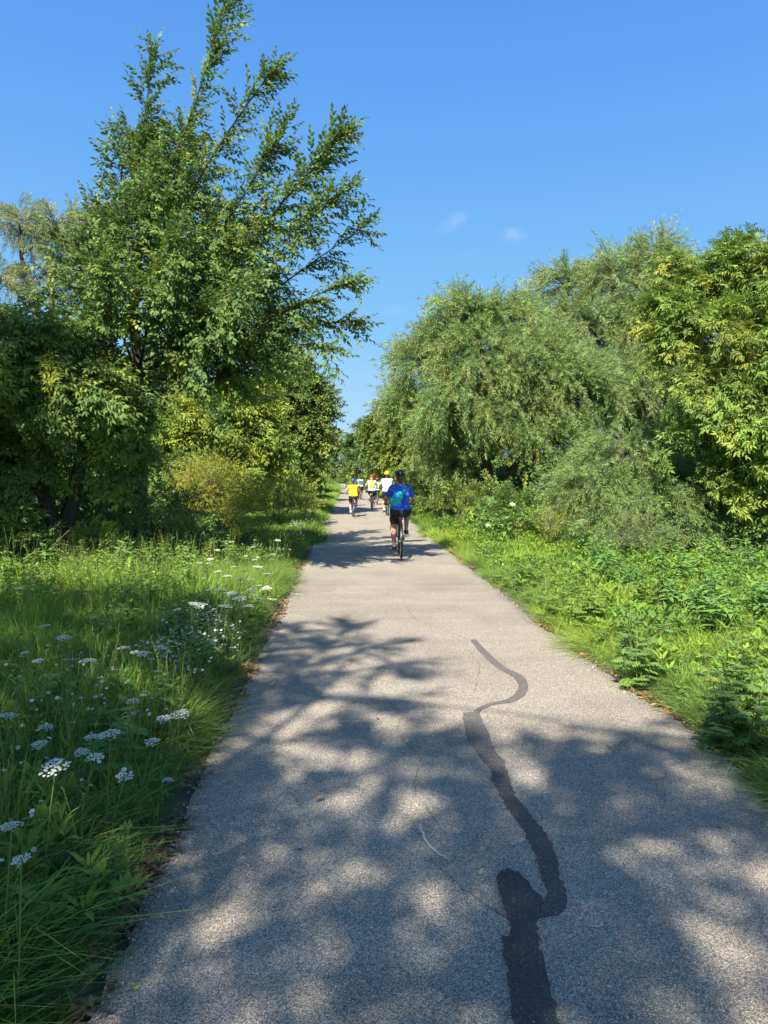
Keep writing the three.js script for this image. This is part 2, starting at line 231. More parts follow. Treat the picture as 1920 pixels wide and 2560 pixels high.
function sprigBroad(seed, L = 0.3, n = 11, ll = 0.075, lw = 0.055) {
  R = RNG(seed); const g = new G(), at = twig(g, L, rr(0.0, 0.2), 3, 0.0035);
  for (let i = 0; i < n; i++) { const t = 0.12 + 0.88 * i / (n - 1), az = i * 2.4 + rr(-0.4, 0.4), d = V(Math.cos(az) * 0.8, rr(0.3, 0.8), Math.sin(az) * 0.6 + 0.1).normalize(), k = rr(0.7, 1.2); leaf(g, at(t), d, perp(d, V(rr(-0.5, 0.5), rr(-0.4, 0.4), 1)), ll * k, lw * k, { fold: rr(0.1, 0.35), droop: rr(0.1, 0.5), tone: tone3(rr(0.8, 1.2), rr(-0.04, 0.1)), seg: 2, t1: 0.3, t2: 0.62, w1: 0.9, w2: 0.95 }); }
  return g.build();
}
const set3 = (f, s, ...a) => [f(s, ...a), f(s + 1, ...a), f(s + 2, ...a)];
const SPR = {
  elm: set3(sprigElm, 101), compound: set3(sprigCompound, 201), ash: set3(sprigCompound, 241, 0.3, 5, 7, 0.075, 0.026), willow: set3(sprigWillow, 301), broad: set3(sprigBroad, 401),
  fine: set3(sprigWillow, 351, 0.34, 20, 0.055, 0.012), small: set3(sprigBroad, 441, 0.24, 13, 0.05, 0.03),
  elmFar: set3(sprigElm, 141, 0.5, 10, 0.12, 0.07), broadFar: set3(sprigBroad, 471, 0.42, 11, 0.12, 0.085),
};
const M4 = new THREE.Matrix4();
function instanced(name, geos, mat, list, parent, kind = 'stuff') {   // list: {p, d, n, s, c}
  const buckets = geos.map(() => []); list.forEach((q, i) => buckets[(i * 7 + (hash(i, 3) * 97 | 0)) % geos.length].push(q)); const out = [];
  buckets.forEach((b, k) => {
    if (!b.length) return; const m = new THREE.InstancedMesh(geos[k], mat, b.length); m.name = parent ? name : numbered(name); m.castShadow = m.receiveShadow = true; m.userData.kind = kind;
    b.forEach((q, i) => { const y = q.d, x = V(0, 0, 0).crossVectors(y, q.n); if (x.lengthSq() < 1e-6) x.copy(perp(y)); x.normalize(); const z = V(0, 0, 0).crossVectors(x, y); M4.makeBasis(x, y, z); const e = M4.elements, s = q.s, sy = q.sy ?? q.s; for (let a = 0; a < 3; a++) { e[a] *= s; e[4 + a] *= sy; e[8 + a] *= s; } e[12] = q.p.x; e[13] = q.p.y; e[14] = q.p.z; m.setMatrixAt(i, M4); m.setColorAt(i, q.c); });
    (parent || scene).add(m); out.push(m);
  });
  return out;
}
const unit = () => { let v; do v = V(rr(-1, 1), rr(-1, 1), rr(-1, 1)); while (v.lengthSq() > 1 || v.lengthSq() < 0.01); return v.normalize(); };
function leafColor(c, vary = 0.22) { const k = 1.45 * (1 + rr(-vary, vary)), w = rr(-0.12, 0.16) ; return col(c[0] * k * (1 + w), c[1] * k, c[2] * k * (1 - w * 0.5)); }
// one branch and the sprigs along it
function branch(g, out, pts, r, o) {
  const c = new THREE.CatmullRomCurve3(pts), n = o.segs ?? 4, P = []; for (let i = 0; i <= n; i++) P.push(c.getPoint(i / n));
  tube(g, P, P.map((_, i) => Math.max(0.002, r * (1 - 0.8 * i / n))), o.sides ?? 4, o.bark ?? 1, 1);
  const m = o.m;
  for (let k = 0; k < m; k++) {
    const t = lerp(o.from ?? 0.3, 1, (k + rr(0, 0.8)) / m), p = c.getPoint(Math.min(1, t)), tan = c.getTangent(Math.min(1, t));
    const d = tan.multiplyScalar(o.along ?? 0.8).addScaledVector(unit(), o.rand ?? 0.6).add(o.pull || V(0, 0, 0)); d.y -= o.droop ?? 0; d.normalize();
    out.push({ p, d, n: V(rr(-0.5, 0.5), 1, rr(-0.5, 0.5)).addScaledVector(o.face || V(0, 0, 0), 0.6), s: (o.size ?? 1) * rr(0.75, 1.2), c: leafColor(o.color, o.vary) });
  }
  return c;
}
// boughs: a short branch carrying several sprigs, made in three lengths
const BOUGHS = {};
function boughs(type, o) {
  const key = type + JSON.stringify([o.along, o.rand, o.droop, o.m, o.size]); if (BOUGHS[key]) return BOUGHS[key];
  const keep = R; R = RNG(type.length * 977 + o.m * 31 + 5); const sets = [0.4, 0.75, 1.2].map((L) => [0, 1, 2].map(() => {
    const gs = [], m = Math.max(3, Math.round(o.m * (0.45 + 0.65 * L))), c = new THREE.CatmullRomCurve3([V(0, 0, 0), V(rr(-0.06, 0.06) * L, L * 0.55, 0.1 * L), V(rr(-0.1, 0.1) * L, L, -0.02 * L)]);
    for (let k = 0; k < m; k++) {
      const t = Math.min(1, lerp(0.25, 1, (k + rr(0, 0.8)) / m)), p = c.getPoint(t), y = c.getTangent(t).multiplyScalar(o.along).addScaledVector(unit(), o.rand).add(V(0, 0.35, -o.droop)).normalize(), n = V(rr(-0.5, 0.5), rr(-0.2, 0.5), 1), x = V(0, 0, 0).crossVectors(y, n).normalize(), z = V(0, 0, 0).crossVectors(x, y), sc = o.size * rr(0.8, 1.2);
      M4.makeBasis(x.multiplyScalar(sc), y.multiplyScalar(sc), z.multiplyScalar(sc)).setPosition(p); const q = SPR[type][k % 3].clone().applyMatrix4(M4), a = q.attributes.color, f = rr(0.82, 1.2), w = rr(-0.08, 0.1); for (let i = 0; i < a.count; i++) a.setXYZ(i, a.getX(i) * f * (1 + w), a.getY(i) * f, a.getZ(i) * f * (1 - w)); gs.push(q);
    }
    return mergeGeometries(gs);
  })); R = keep; return BOUGHS[key] = sets;
}
const TREES = [];
function tree(o) {                                                   // trunk, limbs to each lobe of the crown, boughs to its surface
  R = RNG(o.seed); const root = thing(o.name, o.label, o.category ?? 'tree', [o.at[0], groundH(o.at[0], o.at[1]) - 0.02, o.at[1]], 0, o.group);
  const g = new G(); g.u = []; const out = [[], [], []], base = V(o.at[0], 0, o.at[1]);
  const tp = o.trunk ? o.trunk.map((p) => V(p[0] - base.x, p[1], p[2] - base.z)) : null, stems = tp ? [tp] : [];
  if (o.stems) for (const s of o.stems) stems.push(s.map((p) => V(p[0] - base.x, p[1], p[2] - base.z)));
  const curves = stems.map((pts, si) => { const c = new THREE.CatmullRomCurve3(pts), P = []; for (let i = 0; i <= 10; i++) P.push(c.getPoint(i / 10)); const r0 = o.r * (si ? 0.75 : 1); tube(g, P, P.map((_, i) => r0 * ((i === 0 ? 1.35 : 1) - 0.62 * i / 10)), 9, 1, 0.6); return c; });
  for (const L of o.lobes) {
    const [cx, cy, cz, rx, ry, rz, dens = 1] = L, C = V(cx - base.x, cy, cz - base.z); let best = null, bt = 0;
    for (const c of curves) for (let i = 2; i <= 10; i++) { const p = c.getPoint(i / 10), sc = p.distanceTo(C) + Math.max(0, p.y - C.y + 0.35 * ry) * 2.5; if (!best || sc < best.sc) { best = { p, sc, c, i }; bt = i / 10; } }
    const lp = [best.p, best.p.clone().lerp(C, 0.5).add(V(rr(-0.2, 0.2), 0.12 * best.p.distanceTo(C), rr(-0.2, 0.2))), C], lr = Math.max(0.012, o.r * (0.42 - 0.2 * bt)), lc = new THREE.CatmullRomCurve3(lp), LP = []; for (let i = 0; i <= 6; i++) LP.push(lc.getPoint(i / 6));
    tube(g, LP, LP.map((_, i) => lr * (1 - 0.7 * i / 6)), 6, 1, 1);
    const area = 4 * Math.PI * Math.pow((Math.pow(rx * ry, 1.6) + Math.pow(rx * rz, 1.6) + Math.pow(ry * rz, 1.6)) / 3, 1 / 1.6), nb = Math.max(5, Math.round(area * (o.dens ?? 3.2) * dens));
    for (let k = 0; k < nb; k++) {
      const u = unit(); if (u.y < -0.55 && R() < 0.6) u.y = -u.y; const q = Math.pow(R(), 0.35) * rr(0.88, 1.12), T = C.clone().add(V(u.x * rx * q, u.y * ry * q, u.z * rz * q));
      if (T.y < 0.15) T.y = 0.15 + R() * 0.2;
      const s0 = lc.getPoint(rr(0.45, 1)), mid = s0.clone().lerp(T, 0.55).add(V(0, (o.arch ?? 0.12) * s0.distanceTo(T), 0));
      const pts = [s0, mid, T], cc = new THREE.CatmullRomCurve3(pts), BP = [0, 0.35, 0.7, 1].map((t) => cc.getPoint(t)), r0 = o.twigR ?? 0.012; tube(g, BP, [r0, r0 * 0.75, r0 * 0.5, 0.002], 3, 1, 1);
      const d = T.clone().sub(mid), bl = clamp(s0.distanceTo(T) * 0.8, 0.3, 1.5), dd = d.normalize().addScaledVector(u, o.out ?? 0.4).add(V(0, -(o.droop ?? 0.15) * 0.6, 0)).normalize(), li = bl < 0.56 ? 0 : bl < 0.97 ? 1 : 2, c2 = R() < (o.mix ?? 0) ? o.color2 : o.color;
      out[li].push({ p: T.clone().addScaledVector(dd, -bl * 0.85), d: dd, n: V(rr(-0.4, 0.4), 1, rr(-0.4, 0.4)).addScaledVector(u, 0.5), s: clamp(bl / [0.4, 0.75, 1.2][li], 0.8, 1.3), c: leafColor(c2, o.vary ?? 0.22) });
    }
  }
  part('trunk', g.build(true), barkMat, root);
  const sets = boughs(o.sprig, { along: o.along ?? 0.7, rand: o.rand ?? 0.6, droop: o.droop ?? 0.15, m: o.m ?? 6, size: o.size ?? 1 }); out.forEach((l, k) => instanced('crown', sets[k], leafMat, l, root)); TREES.push([o.name, out.map((l) => l.length)]);
  return root;
}

// the tall elm leaning over the path, limb by limb
{
  R = RNG(5);
  const LIMBS = [[[-3.64, 4.25, -12.8], [-3.66, 5.34, -12.8], [-3.58, 6.53, -12.7], [-3.37, 7.46, -12.6], [-3.13, 8.75, -12.5]], [[-3.64, 5.03, -12.8], [-3.14, 6.31, -12.5], [-2.6, 7.22, -12.2], [-2.15, 8.28, -12.0], [-1.8, 9.21, -11.9]], [[-3.63, 4.64, -12.8], [-2.8, 5.8, -12.3], [-2.04, 6.82, -11.9], [-1.36, 7.65, -11.7], [-1.13, 7.88, -11.6]], [[-3.56, 4.25, -12.8], [-2.37, 5.13, -12.0], [-1.5, 6.15, -11.6], [-0.97, 6.89, -11.3]], [[-3.57, 3.94, -12.8], [-2.12, 4.64, -11.8], [-1.05, 5.7, -11.3], [-0.41, 6.3, -11.0], [-0.14, 6.56, -10.9]], [[-3.49, 3.79, -12.8], [-2.07, 4.47, -12.3], [-0.83, 5.59, -12.0], [0.03, 6.21, -11.8]], [[-3.49, 3.63, -12.8], [-1.96, 4.31, -12.6], [-0.65, 5.2, -12.5], [0.32, 5.85, -12.4]], [[-3.5, 3.47, -12.8], [-1.87, 3.82, -12.0], [-0.65, 4.4, -11.5], [0.02, 4.6, -11.3]], [[-3.42, 3.24, -12.8], [-1.79, 3.66, -12.4], [-0.65, 4.15, -12.2], [0.02, 4.15, -12.0]], [[-3.35, 3.08, -12.8], [-1.7, 3.35, -11.8], [-0.8, 3.69, -11.4], [-0.29, 3.59, -11.2]], [[-3.64, 4.25, -12.8], [-4.07, 5.39, -13.0], [-4.39, 6.31, -13.2]], [[-3.63, 4.72, -12.8], [-3.86, 6.21, -12.9], [-3.81, 6.98, -12.9], [-3.73, 7.4, -12.8]], [[-3.57, 3.63, -12.8], [-2.69, 5.48, -14.5], [-1.83, 6.88, -15.5]], [[-3.57, 3.47, -12.8], [-2.98, 4.35, -11.5], [-2.48, 4.98, -10.6]], [[-3.58, 3.31, -12.8], [-2.23, 3.95, -11.2], [-1.46, 4.26, -10.2]], [[-3.58, 3.31, -12.8], [-3.57, 4.16, -11.6], [-3.54, 4.76, -11.0]], [[-3.58, 3.16, -12.8], [-3.93, 3.65, -12.0], [-4.1, 3.99, -11.5]], [[-3.6, 4.0, -12.8], [-4.1, 4.7, -12.2], [-4.4, 5.3, -11.8]], [[-3.6, 3.6, -12.8], [-4.5, 4.2, -12.8], [-5.0, 4.9, -12.7]], [[-3.6, 4.4, -12.8], [-3.2, 5.3, -11.8], [-2.9, 6.1, -11.2]], [[-3.55, 3.4, -12.8], [-2.8, 3.7, -12.1], [-2.2, 4.0, -11.3]], [[-3.6, 4.6, -12.8], [-2.9, 5.4, -13.2], [-2.2, 6.4, -13.6]], [[-3.35, 5.5, -12.6], [-2.95, 6.6, -12.8], [-2.75, 7.5, -12.8]], [[-3.62, 5.3, -12.8], [-3.5, 6.6, -13.1], [-3.2, 7.5, -13.2]]];
  const root = thing('elm_tree', 'tall elm with long arching leafy shoots leaning over the path from the left', 'tree', [-3.72, -0.05, -13.2]), B = V(-3.72, -0.05, -13.2), g = new G(), out = []; g.u = [];
  const tr = curve([V(0, 0, 0), V(0.03, 1, 0.1), V(0.1, 2.1, 0.2), V(0.12, 3.2, 0.35), V(0.08, 4.4, 0.4), V(0.08, 5.1, 0.4)], 14); tube(g, tr, tr.map((_, i) => (i ? 0.15 : 0.2) - 0.085 * i / 14), 10, 1, 0.6);
  const C = [0.095, 0.16, 0.032], C2 = [0.19, 0.25, 0.035];
  LIMBS.forEach((L, li) => {
    const c = new THREE.CatmullRomCurve3(L.map((p) => V(...p).sub(B))), len = c.getLength(), P = []; for (let i = 0; i <= 12; i++) P.push(c.getPoint(i / 12));
    tube(g, P, P.map((_, i) => lerp(0.034, 0.005, Math.pow(i / 12, 0.6))), 6, 0.75, 1);
    const n = Math.round(len * 12);
    for (let k = 0; k < n; k++) {
      const t = lerp(0.14, 0.97, (k + R()) / n), p = c.getPoint(t), tan = c.getTangent(t), s = k % 2 ? 1 : -1, sideV = perp(tan, V(rr(-0.3, 0.3), 0.6, 1)).multiplyScalar(s), bl0 = lerp(1.15, 0.3, Math.pow(t, 0.8)) * rr(0.55, 1.15) * (li < 3 || li === 11 || li === 10 ? 0.6 : 1); const tip = t > 0.45 && li < 10; if (tip && R() < (li > 5 ? 0.5 : 0.3)) continue;
      const bl = bl0 * (tip ? rr(0.35, 1.0) : 1), d = tan.clone().multiplyScalar(tip ? 1 : 0.85).addScaledVector(sideV, tip ? rr(0.2, 0.7) : rr(0.5, 0.95)).addScaledVector(unit(), tip ? 0.25 : 0.4).add(V(0.28, -0.12, 0.05)).normalize(), e = p.clone().addScaledVector(d, bl), mid = p.clone().lerp(e, 0.5).add(V(0, 0.07 * bl, 0)); e.y -= 0.12 * bl;
      const yg = R() < 0.05 ? C2 : C;
      branch(g, out, [p, mid, e], 0.007, { m: Math.max(3, Math.round(bl * 16)), from: 0.12, along: tip ? 1 : 0.8, rand: tip ? 0.6 : 0.85, droop: 0.15, size: 0.9, color: yg, vary: 0.25, segs: 3, sides: 3, bark: 0.7 });
      const w = out[out.length - 1]; w.p = e.clone().addScaledVector(d, -0.05); w.d = d;
    }
    for (let k = 0; k < Math.round(len * 5); k++) { const t = lerp(0.45, 1, k / (len * 5)), tan = c.getTangent(t); out.push({ p: c.getPoint(t), d: tan.add(unit().multiplyScalar(t > 0.93 ? 0.15 : 0.7)).normalize(), n: V(rr(-0.4, 0.4), 1, rr(0, 0.6)), s: rr(0.7, 1), c: leafColor(t > 0.96 ? C2 : C) }); }
  });
  part('trunk', g.build(true), barkMat, root); instanced('crown', SPR.elm, leafMat, out, root); TREES.push(['elm', out.length]);
}
const GR = [0.10, 0.165, 0.032], YG = [0.215, 0.265, 0.03], WG = [0.155, 0.225, 0.065], DG = GR, YL = [0.34, 0.33, 0.04];
tree({ seed: 31, name: 'boxelder_tree', label: 'dark leaning boxelder with furrowed trunk at the left edge beside the elm', at: [-4.84, -12.64], r: 0.17, trunk: [[-4.84, 0, -12.64], [-4.75, 0.9, -12.6], [-4.55, 1.6, -12.5], [-4.35, 2.3, -12.3], [-4.3, 3.2, -12]], stems: [[[-4.86, 0.3, -12.62], [-5.1, 1.5, -12.4], [-5.5, 2.6, -12.1], [-5.9, 3.3, -11.9]]],
  lobes: [[-4.75, 3.3, -11.5, 1.2, 0.75, 1.2], [-3.75, 2.8, -11.3, 0.85, 0.6, 0.9], [-5.5, 2.75, -11.5, 1.0, 0.75, 1.0], [-4.3, 2.15, -11.9, 0.7, 0.3, 0.7, 0.5], [-6.6, 3.2, -11.6, 1.2, 0.9, 1.2], [-3.6, 2.25, -11.9, 0.5, 0.4, 0.6], [-5.6, 1.9, -12.3, 0.9, 0.5, 0.8], [-4.9, 1.5, -11.9, 0.5, 0.4, 0.5, 0.5], [-3.8, 1.6, -12.2, 0.5, 0.45, 0.5], [-5.9, 1.1, -12.0, 0.8, 0.5, 0.6]], sprig: 'compound', color: [0.115, 0.175, 0.035], color2: YG, mix: 0.07, dens: 8, m: 7, droop: 0.25, twigR: 0.01 });
tree({ seed: 32, name: 'willow_tree', label: 'tall thin grey green willow behind the elm at the left edge', at: [-9.4, -24], r: 0.2, trunk: [[-9.4, 0, -24], [-9.5, 3, -24], [-9.45, 5.6, -24], [-9.35, 7.6, -24]], stems: [[[-9.45, 5, -24], [-9.9, 6.8, -24], [-10.3, 8.6, -24]], [[-9.4, 3.5, -24], [-10.4, 5.5, -24], [-11.2, 7.2, -24]]],
  lobes: [[-10.2, 9.4, -24, 1.0, 0.8, 1.0], [-9.0, 9.2, -24, 1.1, 0.9, 1.0], [-11.1, 7.7, -24, 1.0, 0.75, 0.9], [-9.7, 7.7, -24, 0.8, 0.7, 0.9, 0.6], [-8, 9.3, -24.3, 1.2, 0.8, 1], [-8.4, 8.0, -24.5, 1.0, 0.8, 1, 0.7]], sprig: 'willow', color: [0.19, 0.225, 0.10], dens: 6, m: 6, droop: 0.35, size: 0.9 });
tree({ seed: 33, name: 'maple_tree', label: 'rounded yellow green maple on the left below the elm boughs', at: [-3.9, -21.3], r: 0.14, trunk: [[-3.9, 0, -21.3], [-3.85, 1, -21.2], [-3.7, 2.2, -21], [-3.6, 3.2, -21]], lobes: [[-3.6, 3.0, -20.7, 1.5, 1.15, 1.3], [-4.75, 2.6, -20.8, 0.95, 0.9, 1], [-2.65, 3.45, -21.3, 0.75, 0.7, 0.9], [-3.9, 1.7, -20.4, 1.5, 0.6, 1.1], [-2.7, 2.3, -21, 0.9, 0.8, 1]], sprig: 'compound', color: YG, color2: [0.13, 0.19, 0.03], mix: 0.35, dens: 7, m: 7, size: 1.15 });
tree({ seed: 34, name: 'ash_tree', label: 'dense rounded green tree overhanging the left path edge behind the maple', at: [-2.7, -29.6], r: 0.18, trunk: [[-2.7, 0, -29.6], [-2.7, 1.6, -29.5], [-2.5, 3.2, -29.4], [-2.4, 4.6, -29.4]], lobes: [[-2.1, 4.7, -29, 1.45, 1.25, 1.5], [-1.35, 4.1, -28.8, 0.95, 0.9, 1.0], [-3, 5.2, -30, 1.15, 1.0, 1.2], [-1.5, 2.9, -28.8, 0.85, 0.85, 0.9], [-2.3, 3.2, -28.4, 1.2, 0.9, 1.1], [-3.3, 3.8, -28.6, 1.1, 1.0, 1.0], [-2.0, 5.6, -29.4, 0.8, 0.6, 0.8]], sprig: 'broad', color: [0.115, 0.175, 0.035], color2: YG, mix: 0.15, dens: 8, m: 7, size: 1.15, droop: -0.15 });
tree({ seed: 35, name: 'roadside_tree', label: 'low leafy tree hugging the far left path edge beyond the dense rounded tree', at: [-2.3, -42], r: 0.13, trunk: [[-2.3, 0, -42], [-2.2, 1.5, -42], [-2, 3, -42]], lobes: [[-1.9, 3.0, -42, 0.9, 0.9, 1.4], [-2.0, 1.6, -41.5, 0.9, 0.9, 1.2], [-2.8, 3.6, -42, 1, 1, 1.3]], sprig: 'broadFar', color: [0.14, 0.2, 0.035], dens: 5, m: 7, size: 0.9 });
// right side
tree({ seed: 41, name: 'hedgerow_tree', label: 'broad green tree at the far right path edge behind the riders', at: [4.0, -45], r: 0.2, trunk: [[4, 0, -45], [3.8, 2, -45], [3.6, 4, -45], [3.7, 5.4, -45]], lobes: [[2.7, 4.3, -45, 1.6, 1.8, 1.7], [4.1, 5.1, -45.4, 1.5, 1.5, 1.6], [2.2, 2.4, -44.6, 1.1, 1.2, 1.4], [3.9, 2.6, -43.8, 1.7, 1.5, 1.3], [1.6, 3.6, -46, 0.9, 1.2, 1.2], [5.6, 4.2, -44.6, 1.4, 1.5, 1.4]], sprig: 'broadFar', color: [0.135, 0.19, 0.035], color2: YG, mix: 0.15, dens: 5.5, m: 7, size: 0.9 });
tree({ seed: 42, name: 'willow_tree', label: 'wide drooping willow beside the path behind the rider in blue', at: [4.7, -24], r: 0.26, trunk: [[4.7, 0, -24], [4.6, 1.4, -23.8], [4.2, 3.2, -23.4], [4.3, 5, -23.2]], stems: [[[4.75, 0.4, -24], [5.4, 2, -23.4], [6.0, 3.8, -22.8]], [[4.65, 0.6, -24], [3.8, 2.4, -24.2], [2.9, 4.4, -24.4]]],
  lobes: [[3.5, 6.65, -23, 0.95, 0.75, 1.0], [4.9, 6.45, -22.8, 1.25, 0.8, 1.1], [2.3, 5.3, -24.2, 1.0, 0.85, 1.1], [4.1, 5.1, -22.4, 1.6, 1.1, 1.3], [3.5, 3.7, -22, 1.25, 1.0, 1.1], [5.7, 4.9, -22, 1.5, 1.1, 1.2], [2.9, 3.0, -23.3, 0.9, 1.1, 1.0], [6.9, 4.0, -21.6, 1.25, 1.1, 1.1], [2.0, 4.0, -25, 0.9, 0.9, 1.0], [5.0, 3.3, -21.7, 1.3, 0.8, 0.9], [6.2, 2.6, -21.6, 1.0, 0.6, 0.8, 0.7], [3.2, 1.9, -23.2, 0.8, 0.6, 0.7], [3.0, 5.9, -23.6, 0.9, 0.8, 1]], sprig: 'willow', color: WG, color2: [0.205, 0.26, 0.085], mix: 0.3, dens: 8.5, m: 7, droop: 0.14, size: 0.9, along: 0.6 });
tree({ seed: 43, name: 'willow_tree', label: 'tallest grey green willow with airy top on the right skyline', at: [8.7, -26], r: 0.28, trunk: [[8.7, 0, -26], [8.6, 2.5, -25.8], [8.5, 5, -25.5], [8.9, 7.5, -25.4]], stems: [[[8.65, 1.5, -25.9], [9.6, 4.5, -25.4], [10.5, 8.4, -25.2]], [[8.6, 2, -25.8], [7.8, 5, -25.8], [7.6, 7.8, -26]]],
  lobes: [[7.7, 8.3, -26, 1.15, 0.85, 1.1, 0.8], [10.6, 9.3, -25.4, 1.2, 0.9, 1.1, 0.7], [9.3, 8.2, -25.3, 1.5, 1.0, 1.3], [8.0, 6.5, -25, 1.6, 1.2, 1.3], [10.2, 6.4, -24.6, 1.7, 1.4, 1.4], [9.1, 4.5, -23.8, 1.7, 1.2, 1.3], [6.9, 7.0, -26, 0.85, 0.75, 0.9, 0.7], [11.3, 8.2, -25, 1.0, 0.9, 1], [7.4, 5.0, -23.6, 1.2, 0.9, 1.0], [10.8, 4.4, -23.6, 1.4, 1.3, 1.2]], sprig: 'willow', color: [0.16, 0.22, 0.07], color2: [0.21, 0.255, 0.10], mix: 0.3, dens: 7.5, m: 7, droop: 0.1, along: 0.6, size: 0.9 });
tree({ seed: 44, name: 'ash_tree', label: 'sunlit yellow green ash at the right edge in front of the willows', at: [7.7, -13.6], r: 0.16, trunk: [[7.7, 0, -13.6], [7.6, 1.5, -13.5], [7.3, 3, -13.2], [7.2, 4.8, -13.1]], stems: [[[7.65, 1, -13.55], [8.3, 2.6, -13.2], [8.9, 4.4, -13]]],
  lobes: [[7.05, 5.3, -13, 0.75, 0.6, 0.8], [6.5, 4.9, -13, 0.7, 0.55, 0.8], [7.5, 4.9, -12.8, 1.0, 0.75, 0.9], [6.2, 4.1, -12.6, 0.7, 0.5, 0.75], [7.0, 3.75, -12.5, 1.0, 0.7, 0.9], [6.2, 3.15, -12.4, 0.65, 0.4, 0.7], [6.8, 2.5, -12.2, 0.75, 0.4, 0.75], [7.5, 2.95, -12.3, 0.9, 0.6, 0.85], [8.6, 4.2, -12.8, 1.1, 1.0, 1.1], [8.3, 5.2, -13, 0.9, 0.7, 0.9], [8.4, 3.0, -12.3, 0.9, 0.7, 0.9], [5.75, 4.0, -12.8, 0.5, 0.4, 0.6], [5.9, 4.7, -13.2, 0.5, 0.4, 0.6], [6.2, 5.5, -13.4, 0.4, 0.4, 0.5], [7.0, 1.8, -12.4, 0.8, 0.5, 0.7], [7.8, 1.7, -12.2, 0.8, 0.6, 0.7], [6.2, 2.2, -12.8, 0.5, 0.4, 0.5]], sprig: 'ash', color: [0.14, 0.215, 0.035], color2: [0.225, 0.275, 0.04], mix: 0.22, dens: 7, m: 6, size: 1.05, droop: 0.2, twigR: 0.008 });
tree({ seed: 45, name: 'willow_shrub', category: 'shrub', label: 'spreading low willow shrub with grey green leaves under the ash at right', at: [5.6, -14.4], r: 0.05, trunk: [[5.6, 0, -14.4], [5.5, 0.8, -14.2], [5.5, 1.8, -14.1]], stems: [[[5.55, 0, -14.3], [4.9, 0.8, -14.1], [4.4, 1.4, -13.9]], [[5.65, 0, -14.35], [6.2, 0.7, -13.8], [6.6, 1.3, -13.4]]],
  lobes: [[5.5, 2.05, -14.2, 1.0, 0.6, 0.9], [4.75, 1.45, -14, 0.8, 0.5, 0.8], [6.2, 1.55, -13.6, 1.0, 0.55, 0.9], [6.6, 1.05, -13.1, 0.8, 0.4, 0.6], [5.6, 1.05, -13.2, 0.9, 0.5, 0.7], [4.25, 1.1, -14, 0.5, 0.4, 0.5], [5.0, 0.75, -13.4, 0.7, 0.4, 0.5], [6.1, 0.7, -12.9, 0.7, 0.35, 0.5]], sprig: 'willow', color: [0.15, 0.215, 0.065], dens: 14, m: 6, droop: 0.1, size: 0.7, twigR: 0.006 });
tree({ seed: 46, name: 'sapling_shrub', category: 'shrub', label: 'small upright grey green willow shrub in front of the dark willow shrub', at: [4.75, -12.2], r: 0.02, trunk: [[4.75, 0, -12.2], [4.78, 0.5, -12.2], [4.8, 1.0, -12.2]], lobes: [[4.75, 0.7, -12.2, 0.5, 0.42, 0.42], [4.45, 0.5, -12.0, 0.35, 0.35, 0.35], [5.1, 0.62, -12.1, 0.4, 0.4, 0.35]], sprig: 'fine', color: [0.19, 0.235, 0.085], dens: 12, m: 5, droop: -0.35, size: 0.9, twigR: 0.003 });
// trees outside the picture: their boughs throw the dappled shade on the near path and the left verge
{
  R = RNG(510); const lobes = [], put = (x, z, r) => { const h = rr(8.6, 10.8); lobes.push([x - 0.354 * h, h, z + 0.858 * h, r, r * 0.5, r * 0.9]); };   // clumps of the crown, spread so that the sun slips between them
  for (let z = -0.6; z > -4.9; z -= 0.92) for (let x = -1.6; x < (z < -2.6 ? 2.3 : 3.2); x += 0.92) put(x + rr(-0.2, 0.2), z + rr(-0.2, 0.2), rr(0.54, 0.74));
  for (let z = -1.4; z > -8.1; z -= 0.95) for (let x = -4.6; x < -1.7; x += 0.95) put(x + rr(-0.25, 0.25), z + rr(-0.25, 0.25), rr(0.42, 0.62));
  for (const [x, z, r] of [[-0.9, -5.5, 0.6], [0.1, -5.4, 0.5], [-1.6, -6.2, 0.6], [-0.5, -6.3, 0.6], [0.35, -6.4, 0.4], [-1.3, -7.1, 0.6], [-0.35, -7.2, 0.6], [0.3, -7.4, 0.3], [-0.9, -8.0, 0.5], [-0.2, -8.1, 0.35]]) put(x, z, r);
  tree({ seed: 51, name: 'elm_tree', label: 'large elm standing behind the viewer whose crown shades the near path', at: [-4.8, 6.4], r: 0.09, twigR: 0.005, trunk: [[-4.8, 0, 6.4], [-4.7, 3, 6.3], [-4.5, 6, 6], [-4.2, 9.6, 5.6]], stems: [[[-4.7, 2.6, 6.3], [-3.4, 5.8, 6.8], [-1.6, 9.6, 7.2]], [[-4.7, 3, 6.3], [-4, 6, 4], [-3.2, 8.4, 1.6]]], lobes, sprig: 'elm', color: GR, dens: 7.5, m: 6, droop: 0.05, size: 0.9 });
}
tree({ seed: 52, name: 'boxelder_tree', label: 'boxelder left of the view whose crown shades the flower verge', at: [-7.2, -3.0], r: 0.2, trunk: [[-7.2, 0, -3], [-7.1, 2, -3], [-6.9, 4, -2.8], [-6.7, 5.6, -2.6]], lobes: [[-6.6, 6.2, -2.4, 1.5, 1.0, 1.5], [-5.6, 5.6, -1.2, 1.3, 0.9, 1.2], [-7.6, 5.6, -4.0, 1.4, 1.0, 1.3], [-5.3, 6.6, -3.0, 1.1, 0.7, 1.0], [-6.8, 4.6, -1.0, 1.2, 0.8, 1.2], [-4.6, 5.4, 0.4, 1.2, 0.7, 1.1], [-3.4, 5.6, 1.6, 1.1, 0.6, 1.1]], sprig: 'compound', color: GR, dens: 1.8, m: 5 });
